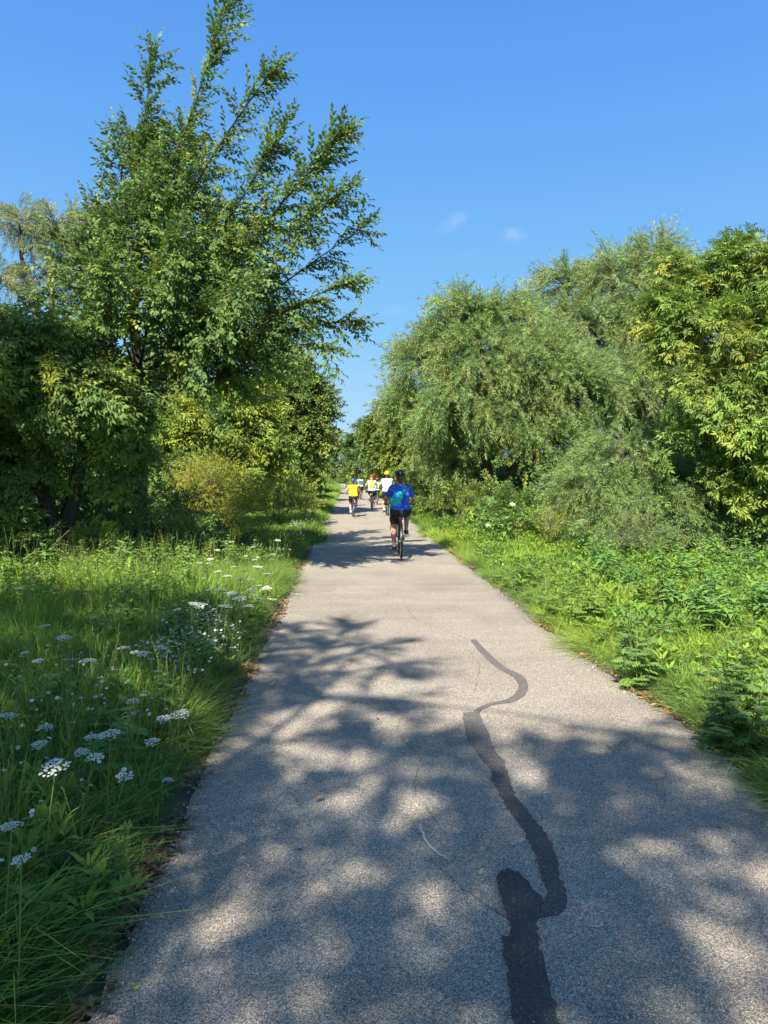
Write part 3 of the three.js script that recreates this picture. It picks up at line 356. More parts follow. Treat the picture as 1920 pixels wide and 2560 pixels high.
tree({ seed: 53, name: 'boxelder_tree', label: 'boxelder beyond the left picture edge shading the thicket', at: [-9.2, -8.2], r: 0.2, trunk: [[-9.2, 0, -8.2], [-9.1, 2, -8.2], [-9, 5, -8.2]], lobes: [[-8.8, 6.2, -8.2, 1.7, 1.4, 1.7], [-8.0, 4.8, -8.8, 1.4, 1.2, 1.3], [-10, 5, -7.5, 1.5, 1.2, 1.5], [-7.2, 7, -8.6, 1.4, 0.9, 1.3], [-6.2, 6.7, -7.9, 1.2, 0.8, 1.1], [-6.6, 5.4, -8.3, 1.0, 0.8, 0.9]], sprig: 'compound', color: GR, dens: 7, m: 6 });
// understorey
const bush = (seed, at, h, w, color, label, sprig = 'small', extra = {}) => tree({ seed, name: extra.name ?? 'thicket_shrub', category: 'shrub', label, group: extra.group, at, r: 0.03, trunk: [[at[0], 0, at[1]], [at[0] + 0.05, h * 0.35, at[1]], [at[0], h * 0.75, at[1]]], stems: [[[at[0], 0, at[1]], [at[0] - w * 0.3, h * 0.35, at[1] + 0.1], [at[0] - w * 0.5, h * 0.65, at[1] + 0.15]], [[at[0], 0, at[1]], [at[0] + w * 0.3, h * 0.35, at[1] + 0.1], [at[0] + w * 0.5, h * 0.6, at[1] + 0.1]]],
  lobes: [[at[0], h * 0.68, at[1], w * 0.55, h * 0.32, w * 0.5], [at[0] - w * 0.5, h * 0.48, at[1] + 0.15, w * 0.45, h * 0.36, w * 0.45], [at[0] + w * 0.5, h * 0.45, at[1] + 0.1, w * 0.45, h * 0.36, w * 0.45], [at[0], h * 0.28, at[1] + w * 0.3, w * 0.6, h * 0.28, w * 0.4]], sprig, color, dens: extra.dens ?? 8, m: 5, twigR: 0.005, droop: extra.droop ?? 0.05, size: extra.size ?? 1.1, color2: extra.color2 ?? YG, mix: extra.mix ?? 0.08 });
bush(60, [-3.15, -17.6], 2.0, 1.5, [0.25, 0.29, 0.045], 'golden green feathery bush under the yellow green maple', 'fine', { color2: YL, mix: 0.4, name: 'goldenrod_bush', dens: 12, droop: -0.3 });
bush(61, [-2.15, -22.2], 1.75, 1.1, [0.26, 0.29, 0.05], 'smaller golden bush nearer the path beside the maple', 'fine', { color2: YL, mix: 0.4, name: 'goldenrod_bush', dens: 11, droop: -0.3 });
bush(62, [-4.2, -15.6], 1.7, 1.5, DG, 'dark thicket shrub in shade left of the golden bush', 'small');
bush(63, [-5.6, -14.2], 1.9, 1.6, DG, 'dark thicket shrub behind the leaning boxelder trunk', 'small');
bush(64, [-2.55, -14.6], 1.0, 1.1, [0.13, 0.18, 0.035], 'low olive shrub at the foot of the elm', 'fine', { dens: 10 });
bush(65, [-6.9, -13.2], 2.2, 1.8, DG, 'dark thicket shrub at the left picture edge', 'small');
bush(66, [-1.95, -25.5], 1.9, 1.0, [0.13, 0.19, 0.035], 'leafy bush at the path edge under the dense rounded tree', 'broad', { size: 0.9, dens: 6 });
bush(67, [-1.9, -34], 1.6, 1.0, [0.15, 0.2, 0.04], 'leafy bush on the left verge behind the yellow shirted rider', 'broadFar', { size: 0.7, dens: 4 });
bush(68, [-4.6, -18.6], 2.4, 1.8, [0.12, 0.175, 0.035], 'tall dark shrub filling the gap between boxelder and maple', 'broad', { size: 0.9, dens: 6 });
bush(69, [-7.2, -17], 2.8, 2.2, DG, 'deep shaded shrub in the left thicket', 'broad', { size: 1, dens: 5 });
bush(80, [-3.2, -12.7], 1.15, 1.0, [0.12, 0.185, 0.035], 'leafy shrub at the foot of the elm trunk', 'compound', { size: 0.8, dens: 6 });
bush(81, [-5.5, -11.7], 1.3, 1.0, [0.12, 0.185, 0.035], 'leafy shrub left of the leaning boxelder trunk', 'compound', { size: 0.85, dens: 6 });
bush(82, [-4.15, -12.1], 0.9, 0.7, [0.14, 0.2, 0.035], 'low leafy shrub between boxelder and elm trunks', 'compound', { size: 0.75, dens: 7 });
bush(70, [3.2, -21.4], 1.5, 1.2, [0.12, 0.175, 0.035], 'green bramble bush under the drooping willow by the rider in blue', 'small', { dens: 8 });
bush(71, [2.9, -27], 1.7, 1.1, [0.13, 0.185, 0.035], 'leafy bush at the right path edge under the willow tip', 'broad', { size: 0.9, dens: 6 });
bush(72, [3.1, -35], 2.2, 1.4, [0.13, 0.18, 0.035], 'leafy bush on the right verge behind the white shirted rider', 'broadFar', { size: 0.75, dens: 4 });
bush(73, [4.3, -20.6], 1.6, 1.3, [0.12, 0.175, 0.035], 'shaded bush in the dark hollow beneath the drooping willow', 'small', { dens: 7 });
bush(74, [6.6, -19.2], 2.3, 1.9, DG, 'shaded bush between the drooping willow and the low willow shrub', 'broad', { size: 1, dens: 5 });
bush(75, [7.9, -12.2], 1.3, 1.3, DG, 'dark bush in the shade beneath the yellow green ash', 'small', { dens: 8 });
bush(76, [8.6, -16], 2.6, 2.2, DG, 'dark tall shrub behind the yellow green ash', 'broad', { size: 1, dens: 5 });
bush(77, [5.2, -27], 2.2, 1.9, DG, 'dark shrub behind the willow trunks', 'broadFar', { size: 0.8, dens: 4 });
bush(78, [3.75, -16.6], 1.35, 0.8, [0.125, 0.2, 0.04], 'bright green elder bush with white flower heads left of the low willow shrub', 'compound', { name: 'elder_bush', dens: 7, size: 0.9 });
bush(79, [4.35, -15.6], 0.95, 0.6, [0.25, 0.26, 0.04], 'small golden weed bush in front of the low willow shrub', 'fine', { name: 'goldenrod_bush', color2: YL, mix: 0.5, dens: 12, droop: -0.3 });
// far trees that close the view
const far = [[-6.5, -26, 6.2, 2.2, DG, 'green tree seen behind the maple on the left'], [-12.5, -27, 7.5, 2.8, GR, 'green tree behind the thin willow at far left'], [-9, -31, 6.5, 2.8, DG, 'dark tree in the left background behind the elm trunk'], [-5.2, -37, 7, 2.6, GR, 'green tree behind the dense rounded tree'], [-3.2, -55, 6, 1.6, GR, 'distant left tree nearest the vanishing point'], [-4.2, -70, 7, 2.4, GR, 'most distant tree on the left of the path'],
  [3.2, -60, 7.2, 2.0, GR, 'distant right tree behind the broad green tree'], [1.6, -80, 7.5, 2.4, GR, 'distant tree where the path bends out of sight'], [-2.5, -105, 8, 3.2, [0.12, 0.17, 0.06], 'distant tree closing the end of the path'], [-9, -110, 9, 3.5, [0.12, 0.17, 0.06], 'distant tree left of the path end'], [6, -100, 9, 3.6, [0.12, 0.17, 0.06], 'distant tree right of the path end'],
  [8, -34, 7, 2.8, DG, 'dark tree behind the two willows'], [12.5, -29, 7.2, 2.8, GR, 'green tree behind the tallest willow at right'], [11, -19, 4.6, 2.4, DG, 'green tree behind the ash at the right edge'], [15, -24, 7, 3, GR, 'green tree beyond the right picture edge'], [7, -50, 7.5, 2.6, GR, 'tree far behind the drooping willow'], [-14, -20, 6.5, 2.6, DG, 'green tree beyond the left picture edge']];
far.forEach(([x, z, h, w, c, label], i) => tree({ seed: 500 + i, name: 'background_tree', label, at: [x, z], r: 0.18, trunk: [[x, 0, z], [x + 0.1, h * 0.3, z], [x, h * 0.75, z]], lobes: [[x, h * 0.8, z, w * 0.6, h * 0.2, w * 0.6], [x - w * 0.5, h * 0.58, z + 0.3, w * 0.55, h * 0.2, w * 0.55], [x + w * 0.5, h * 0.55, z + 0.3, w * 0.55, h * 0.2, w * 0.55], [x - 0.2 * w, h * 0.36, z + w * 0.4, w * 0.6, h * 0.18, w * 0.5], [x + w * 0.4, h * 0.25, z + w * 0.3, w * 0.55, h * 0.18, w * 0.5], [x - w * 0.5, h * 0.2, z + 0.2, w * 0.5, h * 0.16, w * 0.5]], sprig: 'broadFar', color: c, color2: YG, mix: 0.1, dens: z < -50 ? 2.2 : 3, m: 6, size: z < -50 ? 1.3 : 1.05 }));

// ---------------------------------------------------------------- grass and ground cover
function tuftGeo(seed, n, h0, h1, rad, w, lean, dry = 0.04) {
  R = RNG(seed); const g = new G();
  for (let i = 0; i < n; i++) {
    const a = rr(0, 6.28), r = rad * Math.sqrt(R()), h = rr(h0, h1), l = lean * rr(0.3, 1.3), az = a + rr(-0.8, 0.8), dx = Math.cos(az), dz = Math.sin(az), bx = Math.cos(a) * r, bz = Math.sin(a) * r, ww = w * rr(0.6, 1.2) / 2, sx = -dz * ww, sz = dx * ww, tn = R() < dry ? [1.9, 1.25, 1.1] : tone3(rr(0.75, 1.25), rr(-0.06, 0.14)), row = []; const S = 4;
    for (let k = 0; k < S; k++) { const t = k / S, o = l * h * t * t, y = h * (t - 0.25 * l * t * t), q = 1 - 0.55 * t; row.push(g.v(bx + dx * o + sx * q, y, bz + dz * o + sz * q, tn), g.v(bx + dx * o - sx * q, y, bz + dz * o - sz * q, tn)); }
    const T = g.v(bx + dx * l * h, h * (1 - 0.25 * l), bz + dz * l * h, tn);
    for (let k = 0; k < S - 1; k++) g.q(row[2 * k], row[2 * k + 1], row[2 * k + 3], row[2 * k + 2]); g.t(row[2 * S - 2], row[2 * S - 1], T);
  }
  return g.build();
}
const GRASS = [tuftGeo(1, 24, 0.18, 0.46, 0.07, 0.0065, 0.9), tuftGeo(2, 26, 0.15, 0.4, 0.09, 0.006, 1.1), tuftGeo(3, 20, 0.22, 0.55, 0.06, 0.0075, 0.7), tuftGeo(4, 28, 0.1, 0.34, 0.1, 0.005, 1.3, 0.1)];
const GRASSFAR = [tuftGeo(5, 22, 0.15, 0.45, 0.14, 0.012, 0.9), tuftGeo(6, 22, 0.15, 0.4, 0.16, 0.012, 1.1)];
function frondGeo(seed, n = 8) {                                     // finely cut wild carrot leaves
  R = RNG(seed); const g = new G();
  for (let i = 0; i < n; i++) {
    const az = i / n * 6.28 + rr(-0.3, 0.3), l = rr(0.16, 0.32), up = rr(0.5, 1.3), d = V(Math.cos(az), up, Math.sin(az)).normalize(), tn = tone3(rr(0.8, 1.15), rr(-0.1, 0.04)), P = (t) => V(d.x * l * t, d.y * l * t - 0.16 * l * t * t, d.z * l * t), s = perp(d);
    tube(g, [P(0), P(0.5), P(1)], 0.0014, 3, tn);
    for (let k = 0; k < 9; k++) { const t = 0.3 + 0.7 * k / 8, ln = 0.075 * (1.15 - t) + 0.012; for (const q of [-1, 1]) { const dd = s.clone().multiplyScalar(q).addScaledVector(d, 0.5).add(V(0, rr(-0.2, 0.4), 0)).normalize(), b = P(t); leaf(g, b, dd, perp(dd, d), ln, 0.006, { fold: 0, tone: tn }); for (const u of [0.4, 0.7]) for (const w of [-1, 1]) { const e = dd.clone().addScaledVector(d, w * 0.9).normalize(); leaf(g, b.clone().addScaledVector(dd, ln * u), e, perp(e, UP), ln * 0.45, 0.0045, { fold: 0, tone: tn }); } } }
  }
  return g.build();
}
function rosetteGeo(seed, n, len, wid, up, droop = 0.4) { R = RNG(seed); const g = new G(); for (let i = 0; i < n; i++) { const az = i * 2.4, d = V(Math.cos(az), up * rr(0.5, 1.4), Math.sin(az)).normalize(), k = rr(0.6, 1.15), b = V(Math.cos(az) * 0.02, 0.01 + 0.3 * len * R(), Math.sin(az) * 0.02); leaf(g, b, d, perp(d, UP), len * k, wid * k, { seg: 2, fold: 0.25, droop: droop * rr(0.6, 1.3), tone: tone3(rr(0.8, 1.2), rr(-0.05, 0.08)) }); } return g.build(); }
const FROND = [frondGeo(11), frondGeo(12), frondGeo(13)], ROS = [rosetteGeo(21, 12, 0.075, 0.03, 1.1), rosetteGeo(22, 14, 0.06, 0.034, 1.5), rosetteGeo(23, 10, 0.1, 0.026, 1.2)];
// upright leafy herbs: stem with pairs of leaves
function herbGeo(seed, h, nodes, len, wid, branches = 0, t0 = 0.12) {
  R = RNG(seed); const st = new G(), lf = new G();
  const stalk = (b, d, H, N, sc) => { const e = b.clone().addScaledVector(d, H).add(V(rr(-0.05, 0.05), 0, rr(-0.05, 0.05))), c = new THREE.CatmullRomCurve3([b, b.clone().lerp(e, 0.5).add(V(rr(-0.02, 0.02), 0, rr(-0.02, 0.02))), e]); tube(st, [c.getPoint(0), c.getPoint(0.5), c.getPoint(1)], [0.005 * sc, 0.004 * sc, 0.0015], 4, [0.9, 0.9, 0.9]); for (let k = 0; k < N; k++) { const t = lerp(t0, 1, k / (N - 1)), p = c.getPoint(t), az = k * 1.57 + rr(-0.3, 0.3), q = (t > 0.8 ? lerp(1, 0.45, (t - 0.8) / 0.2) : 0.7 + 0.3 * t) * sc; for (const s of [0, Math.PI]) { const dd = V(Math.cos(az + s), t > 0.9 ? 1 : rr(0.05, 0.5), Math.sin(az + s)).normalize(); leaf(lf, p, dd, perp(dd, UP), len * q * rr(0.8, 1.15), wid * q, { seg: 2, fold: 0.22, droop: rr(0.15, 0.55), tone: tone3(rr(0.82, 1.18), rr(-0.05, 0.07)) }); } } return c; };
  const c = stalk(V(0, 0, 0), V(0, 1, 0), h, nodes, 1); for (let i = 0; i < branches; i++) { const t = rr(0.2, 0.75), az = rr(0, 6.28); stalk(c.getPoint(t), V(Math.cos(az) * 0.7, 1, Math.sin(az) * 0.7).normalize(), h * (1 - t) * rr(0.5, 0.9), Math.max(3, Math.round(nodes * 0.6)), 0.8); }
  return [st.build(true), lf.build()];
}
// deeply cut mugwort: several stems, leaves divided into narrow lobes
function mugwortGeo(seed, h, stems, len) {
  R = RNG(seed); const st = new G(), lf = new G();
  for (let s = 0; s < stems; s++) {
    const az0 = rr(0, 6.28), out = rr(0.1, 0.5), H = h * rr(0.6, 1.1), b = V(Math.cos(az0) * 0.05, 0, Math.sin(az0) * 0.05), e = V(Math.cos(az0) * out * H, H, Math.sin(az0) * out * H), c = new THREE.CatmullRomCurve3([b, b.clone().lerp(e, 0.5).add(V(0, 0.04, 0)), e]); tube(st, [0, 0.33, 0.66, 1].map((t) => c.getPoint(t)), [0.006, 0.005, 0.004, 0.002], 4, [1, 0.85, 0.8]);
    const N = Math.round(H / 0.045);
    for (let k = 0; k < N; k++) {
      const t = 0.06 + 0.94 * k / N, az = k * 2.4 + rr(-0.3, 0.3), d = V(Math.cos(az), rr(0.0, 0.6) + (t > 0.85 ? 0.8 : 0), Math.sin(az)).normalize(), L = len * lerp(1.1, 0.45, t) * rr(0.8, 1.15), p = c.getPoint(t), sd = perp(d, UP), tn = tone3(rr(0.8, 1.2), rr(-0.06, 0.05)), dr = rr(0.1, 0.4), P = (u) => p.clone().addScaledVector(d, L * u).add(V(0, -dr * L * u * u, 0));
      leaf(lf, p, d, sd, L, L * 0.22, { fold: 0.15, droop: dr, tone: tn, t1: 0.6 });
      for (const [u, q] of [[0.3, 0.42], [0.5, 0.5], [0.7, 0.42], [0.85, 0.28]]) for (const w of [-1, 1]) { const dd = sd.clone().multiplyScalar(w).addScaledVector(d, 0.75).normalize(); leaf(lf, P(u), dd, perp(dd, UP), L * q, L * 0.17, { fold: 0.15, droop: 0.3, tone: tn }); }
    }
  }
  return [st.build(true), lf.build()];
}
const stemMat = new THREE.MeshStandardMaterial({ vertexColors: true, color: col(0.13, 0.19, 0.045), roughness: 0.8 });
const leafTint = (c) => { const m = leafMat.clone(); m.color = col(...c); return m; };
const inView = (x, z, m = 1.2) => z < -1 && x > 0.53 * z - m - 0.3 && x < -0.53 * z * 1.15 + m + 1.2;
const edgeDist = (x, z) => x < EDGEC(z) ? EDGE_L(z) - x : x - EDGE_R(z);
const GL = [0.205, 0.36, 0.04], GY = [0.31, 0.44, 0.04], GB = [0.15, 0.30, 0.05];
function field(name, label, category, geos, mat, n, x0, x1, z0, z1, f) {
  const list = [];
  for (let i = 0; i < n; i++) { const x = rr(x0, x1), z = rr(z0, z1); if (!inView(x, z)) continue; const e = edgeDist(x, z); if (e < 0.02) continue; const q = f(x, z, e); if (!q) continue; const c = q.c, k = 1 + rr(-0.2, 0.2); list.push({ p: V(x, groundH(x, z) - 0.01, z), d: V(rr(-0.12, 0.12), 1, rr(-0.12, 0.12)).normalize(), n: V(Math.cos(i), 0, Math.sin(i)), s: q.s * rr(0.8, 1.2), sy: q.s * (q.h ?? 1) * rr(0.8, 1.25), c: col(c[0] * k * rr(0.9, 1.12), c[1] * k, c[2] * k) }); }
  const ms = instanced(name, geos, mat, list, null); ms.forEach((m) => tag(m, label, category, null, 'stuff')); return list.length;
}
const mixc = (a, b, t) => [lerp(a[0], b[0], t), lerp(a[1], b[1], t), lerp(a[2], b[2], t)];
const patch = (x, z, s = 90, f = 0.55) => smooth(0.35, 0.65, fbm(x * f, z * f, s));

// sods: round pieces of turf with a few thousand blades each
function sodGeo(seed, n, rad, h0, h1, w, lean, dry) {
  R = RNG(seed); const g = new G(), clumps = Array.from({ length: 46 }, () => { const a = rr(0, 6.28), r = rad * Math.sqrt(R()); return [Math.cos(a) * r, Math.sin(a) * r, rr(0.5, 1.2), rr(0, 6.28), rr(0.6, 1.35), rr(-0.12, 0.25)]; });
  for (let i = 0; i < n; i++) {
    const cl = clumps[(R() * 46) | 0], a = rr(0, 6.28), r = 0.09 * Math.sqrt(R()), bx = cl[0] + Math.cos(a) * r, bz = cl[1] + Math.sin(a) * r, ed = 1 - 0.45 * smooth(0.6 * rad, 1.1 * rad, Math.hypot(bx, bz)), h = rr(h0, h1) * cl[2] * ed, l = lean * rr(0.2, 1.4), az = lerp(a, cl[3], 0.5) + rr(-1, 1), dx = Math.cos(az), dz = Math.sin(az), ww = w * rr(0.6, 1.25) / 2, tw = rr(-0.9, 0.9), sx = -Math.sin(az + tw) * ww, sz = Math.cos(az + tw) * ww, tn = R() < dry ? [1.7, 1.15, 1.3] : tone3(rr(0.8, 1.2) * cl[4], rr(-0.06, 0.1) + cl[5]), row = [], S = 3;
    for (let k = 0; k < S; k++) { const t = k / S, o = l * h * t * t, y = h * (t - 0.3 * l * t * t), q = 1 - 0.5 * t; row.push(g.v(bx + dx * o + sx * q, y, bz + dz * o + sz * q, tn), g.v(bx + dx * o - sx * q, y, bz + dz * o - sz * q, tn)); }
    const T = g.v(bx + dx * l * h, h * (1 - 0.3 * l), bz + dz * l * h, tn);
    for (let k = 0; k < S - 1; k++) g.q(row[2 * k], row[2 * k + 1], row[2 * k + 3], row[2 * k + 2]); g.t(row[2 * S - 2], row[2 * S - 1], T);
  }
  return g.build();
}
const SODS = [0, 1, 2, 3].map((k) => sodGeo(700 + k, 1500, 0.36, 0.14, 0.6, 0.0095, [0.7, 1.0, 0.85, 1.2][k], 0.07)), SODSFAR = [0, 1].map((k) => sodGeo(720 + k, 1100, 0.7, 0.16, 0.5, 0.016, 1, 0.06));
const PLATS = [0, 1, 2].map((k) => { R = RNG(740 + k); const gs = []; for (let i = 0; i < 40; i++) { const a = rr(0, 6.28), r = 0.4 * Math.sqrt(R()), q = ROS[i % 3].clone(), sc = rr(0.6, 1.2), f = rr(0.8, 1.2), w = rr(-0.1, 0.15), at = q.attributes.color; for (let j = 0; j < at.count; j++) at.setXYZ(j, at.getX(j) * f * (1 + w), at.getY(j) * f, at.getZ(j) * f); q.rotateY(rr(0, 6)); q.scale(sc, sc * 0.8, sc); q.translate(Math.cos(a) * r, rr(0, 0.22), Math.sin(a) * r); gs.push(q); } return mergeGeometries(gs); });
const FEATHER = [0, 1].map((k) => { R = RNG(760 + k); const gs = []; for (let i = 0; i < 12; i++) { const a = rr(0, 6.28), r = 0.3 * Math.sqrt(R()), q = FROND[i % 3].clone(), sc = rr(0.7, 1.2); q.rotateY(rr(0, 6)); q.scale(sc, sc, sc); q.translate(Math.cos(a) * r, rr(0, 0.06), Math.sin(a) * r); gs.push(q); } return mergeGeometries(gs); });
R = RNG(900);
const gcol = (x, z) => mixc(mixc(GL, GY, patch(x, z, 92, 0.4) * 0.9), GB, 0.4 * patch(x, z, 93, 1.1));
function lay(name, label, category, geos, mat, step, x0, x1, z0, z1, f) {
  const list = [];
  for (let z = z0; z > z1; z -= step) for (let x0s = x0; x0s < x1; x0s += step) { const x = x0s + rr(-0.5, 0.5) * step + (z > -48 ? 0 : bend(z)), zz = z + rr(-0.5, 0.5) * step; if (!inView(x, zz)) continue; const e = edgeDist(x, zz), q = f(x, zz, e); if (!q) continue; const k = 1 + rr(-0.12, 0.12), c = q.c; list.push({ p: V(x, groundH(x, zz) - 0.012, zz), d: V(rr(-0.05, 0.05), 1, rr(-0.05, 0.05)).normalize(), n: V(Math.cos(list.length * 2.4), 0, Math.sin(list.length * 2.4)), s: q.s ?? 1, sy: (q.s ?? 1) * q.h * rr(0.85, 1.15), c: col(c[0] * k, c[1] * k, c[2] * k) }); }
  instanced(name, geos, mat, list, null).forEach((m) => tag(m, label, category, null, 'stuff')); NG.push(list.length);
}
const NG = [];
const sodAt = (e, x, z, tall) => e > (x > 0 ? 0.33 : 0.42) && { c: gcol(x, z), h: (0.55 + 0.45 * smooth(0.2, 0.9, e)) * lerp(0.7, 1.15, patch(x, z, 91, 0.8)) * tall };
const shortAt = (e, x, z) => e > 0.08 + 0.1 * noise(z * 2.2, x > 0 ? 5 : 1, 130) && e < 0.5 && { c: mixc(gcol(x, z), [0.26, 0.25, 0.07], 0.25 * R()), h: rr(0.3, 0.55) + 0.5 * smooth(0.1, 0.4, e), s: 0.75 };
lay('meadow_grass', 'long green meadow grass with flowers on the near left verge', 'grass', SODS, grassMat, 0.33, -5.2, -0.84, -1.0, -10, (x, z, e) => sodAt(e, x, z, 1));
lay('meadow_grass', 'grass under the trees further along the left verge', 'grass', SODS, grassMat, 0.42, -8, -0.84, -10, -19, (x, z, e) => (e < 1.2 || patch(x, z, 101, 0.9) > 0.55) && sodAt(e, x, z, 0.9));
lay('meadow_grass', 'sunlit bright green grass on the right verge', 'grass', SODS, grassMat, 0.33, 2.1, 6.5, -1.8, -10, (x, z, e) => sodAt(e, x, z, 0.85));
lay('meadow_grass', 'sunlit grass on the right verge by the rider in blue', 'grass', SODS, grassMat, 0.42, 2.1, 9, -10, -22, (x, z, e) => sodAt(e, x, z, 0.85));
lay('edge_grass', 'short ragged grass creeping onto both path edges', 'grass', GRASS, grassMat, 0.085, -1.5, 2.8, -1.4, -20, (x, z, e) => shortAt(e, x, z));
lay('verge_grass', 'grass along both path edges in the distance', 'grass', SODSFAR, grassMat, 0.6, -8, 10, -18, -62, (x, z, e) => e > 0.4 && e < 6 && { c: gcol(x, z), h: 0.9 });
lay('verge_grass', 'grass at the far end of the path', 'grass', SODSFAR, grassMat, 1.2, -9, 11, -62, -150, (x, z, e) => e > 0.7 && { c: gcol(x, z), h: 1, s: 2 });
lay('carrot_foliage', 'feathery cut leaves among the grass on the left verge', 'foliage', FEATHER, leafMat, 0.4, -5, -1.0, -1.2, -10, (x, z, e) => patch(x, z, 94, 0.7) > 0.3 && { c: [0.10, 0.20, 0.05], h: rr(0.9, 1.5) });
lay('ground_weeds', 'low broad leaved weeds on the left verge', 'weeds', PLATS, leafMat, 0.5, -7, -1.1, -1.2, -16, (x, z, e) => patch(x, z, 95, 0.6) > 0.45 && { c: mixc([0.12, 0.23, 0.04], [0.24, 0.34, 0.035], patch(x, z, 96)), h: rr(1, 1.8) });
lay('ground_weeds', 'low broad leaved weeds on the right verge', 'weeds', PLATS, leafMat, 0.38, 2.5, 10, -2.2, -22, (x, z, e) => e > 0.5 && (patch(x, z, 97, 0.6) > 0.25 || e > 1.4) && { c: mixc([0.16, 0.31, 0.04], [0.27, 0.40, 0.04], patch(x, z, 98)), h: rr(1.1, 1.9), s: rr(0.8, 1.1) });

// flowering grass stalks standing above the turf
const STALK = [0, 1, 2].map((k) => { R = RNG(780 + k); const g = new G(); for (let i = 0; i < 5; i++) { const a = rr(0, 6.28), r = 0.1 * R(), h = rr(0.55, 0.85), lx = rr(-0.16, 0.16), lz = rr(-0.16, 0.16), b = V(Math.cos(a) * r, 0, Math.sin(a) * r), P = (t) => V(b.x + lx * t * t, h * t, b.z + lz * t * t), tn = [1.25, 1.05, 1.1]; tube(g, [P(0), P(0.5), P(0.85), P(1)], [0.0018, 0.0016, 0.0012, 0.0008], 3, tn); for (let q = 0; q < 9; q++) { const t = 0.8 + 0.2 * q / 8, d = V(rr(-0.5, 0.5), 1, rr(-0.5, 0.5)).normalize(); leaf(g, P(t), d, perp(d), 0.03, 0.004, { tone: [1.6, 1.2, 1.5] }); } leaf(g, P(0.35), V(rr(-1, 1), 0.8, rr(-1, 1)).normalize(), V(0, 0, 1), 0.2, 0.006, { droop: 0.5, tone: tn }); } return g.build(); });
lay('grass_stalks', 'thin seeding grass stalks standing above the left verge', 'grass', STALK, grassMat, 0.3, -5, -1.0, -1.4, -12, (x, z, e) => patch(x, z, 99, 0.9) > 0.25 && { c: [0.17, 0.26, 0.05], h: rr(0.8, 1.15) });
lay('grass_stalks', 'thin seeding grass stalks standing above the right verge', 'grass', STALK, grassMat, 0.4, 2.3, 7, -2.2, -16, (x, z, e) => e > 0.3 && patch(x, z, 100, 0.9) > 0.4 && { c: [0.19, 0.29, 0.05], h: rr(0.5, 0.8) });

// ---------------------------------------------------------------- plants one can pick out
const kinds = {};
function herb(name, key, make, tint, pos, turn, scale, label, category, group) {
  if (!kinds[key]) kinds[key] = { geo: make(), mat: leafTint(tint) };
  const k = kinds[key], t = thing(name, label, category, [pos[0], groundH(pos[0], pos[1]) - 0.02, pos[1]], turn, group); t.scale.setScalar(scale); part('stem', k.geo[0], stemMat, t); part('leaves', k.geo[1], k.mat, t, 'stuff'); return t;
}
R = RNG(1000);
// mugwort clumps along the right edge of the path
[[2.42, -4.35, 0.62, 7, 'largest cut leaved mugwort spilling over the right path edge nearest the viewer'], [2.62, -4.75, 0.75, 5, 'tall silvery mugwort behind the largest clump at right'], [2.36, -5.75, 0.5, 6, 'dark cut leaved mugwort clump second along the right path edge'], [2.55, -6.2, 0.55, 5, 'mugwort clump in the grass behind the second edge clump'], [2.38, -8.35, 0.42, 5, 'small broad clump of weed third along the right path edge'], [2.45, -10.6, 0.5, 5, 'mugwort clump by the right path edge before the rider in blue'], [3.1, -4.3, 0.6, 5, 'mugwort clump at the right picture edge in the grass'], [2.6, -3.35, 0.4, 5, 'low mugwort at the bottom right corner of the path edge']].forEach(([x, z, h, n, label], i) => herb('mugwort_plant', 'mug' + i, () => mugwortGeo(1010 + i, h, n + 2, 0.17), i % 3 ? [0.18, 0.32, 0.045] : [0.165, 0.285, 0.06], [x, z], rr(0, 6), 1, label, 'plant'));
for (let i = 0; i < 14; i++) { const z = -3.2 - i * 0.62 - 0.4 * R(), x = EDGE_R(z) + rr(0.14, 0.4); herb('edge_weed', 'ew' + (i % 3), [0, 1, 2].map((k) => () => i % 2 ? mugwortGeo(1060 + k, 0.3, 5, 0.13) : herbGeo(1064 + k, 0.3, 6, 0.1, 0.045, 3, 0.1))[i % 3], [[0.15, 0.29, 0.04], [0.2, 0.34, 0.04], [0.13, 0.26, 0.045]][i % 3], [x, z], rr(0, 6), rr(0.7, 1.2), 'small bright weed growing against the right path edge between the mugwort clumps', 'plant', 'weeds on the right path edge'); }
// nettles and ragweed massed behind the right verge
const nettle = [0, 1, 2].map((k) => () => herbGeo(1100 + k, 0.62, 9, 0.17, 0.066, 3, 0.2)), rag = [0, 1].map((k) => () => mugwortGeo(1120 + k, 0.6, 3, 0.2));
for (let i = 0; i < 250; i++) { const z = rr(-6.2, -13.5), x = lerp(3.3, 7.4, R()) + (-z - 9) * 0.22; if (!inView(x, z, 0.6) || edgeDist(x, z) < 1.2) continue; herb('nettle_plant', 'net' + (i % 3), nettle[i % 3], [[0.16, 0.32, 0.045], [0.19, 0.35, 0.045], [0.13, 0.28, 0.045]][i % 3], [x, z], rr(0, 6), rr(0.7, 1.25), 'bright green broad leaved nettle massed on the right verge below the willow shrub', 'plant', 'nettles on the right verge'); }
for (let i = 0; i < 90; i++) { const z = rr(-6, -21), x = rr(2.6, 4.3) + (-z - 10) * 0.05; herb('ragweed_plant', 'rag' + (i % 2), rag[i % 2], [[0.17, 0.31, 0.04], [0.22, 0.34, 0.04]][i % 2], [x, z], rr(0, 6), rr(0.6, 1.15), 'feathery green ragweed among the grass of the right verge towards the rider in blue', 'plant', 'ragweed on the right verge'); }
for (let i = 0; i < 16; i++) { const z = rr(-15, -18.5), x = rr(3.0, 4.4); herb('nettle_plant', 'net' + (i % 3), nettle[i % 3], [0.16, 0.32, 0.045], [x, z], rr(0, 6), rr(1.2, 1.8), 'tall leafy weed around the elder bush in front of the willow hollow', 'plant', 'tall weeds by the elder'); }
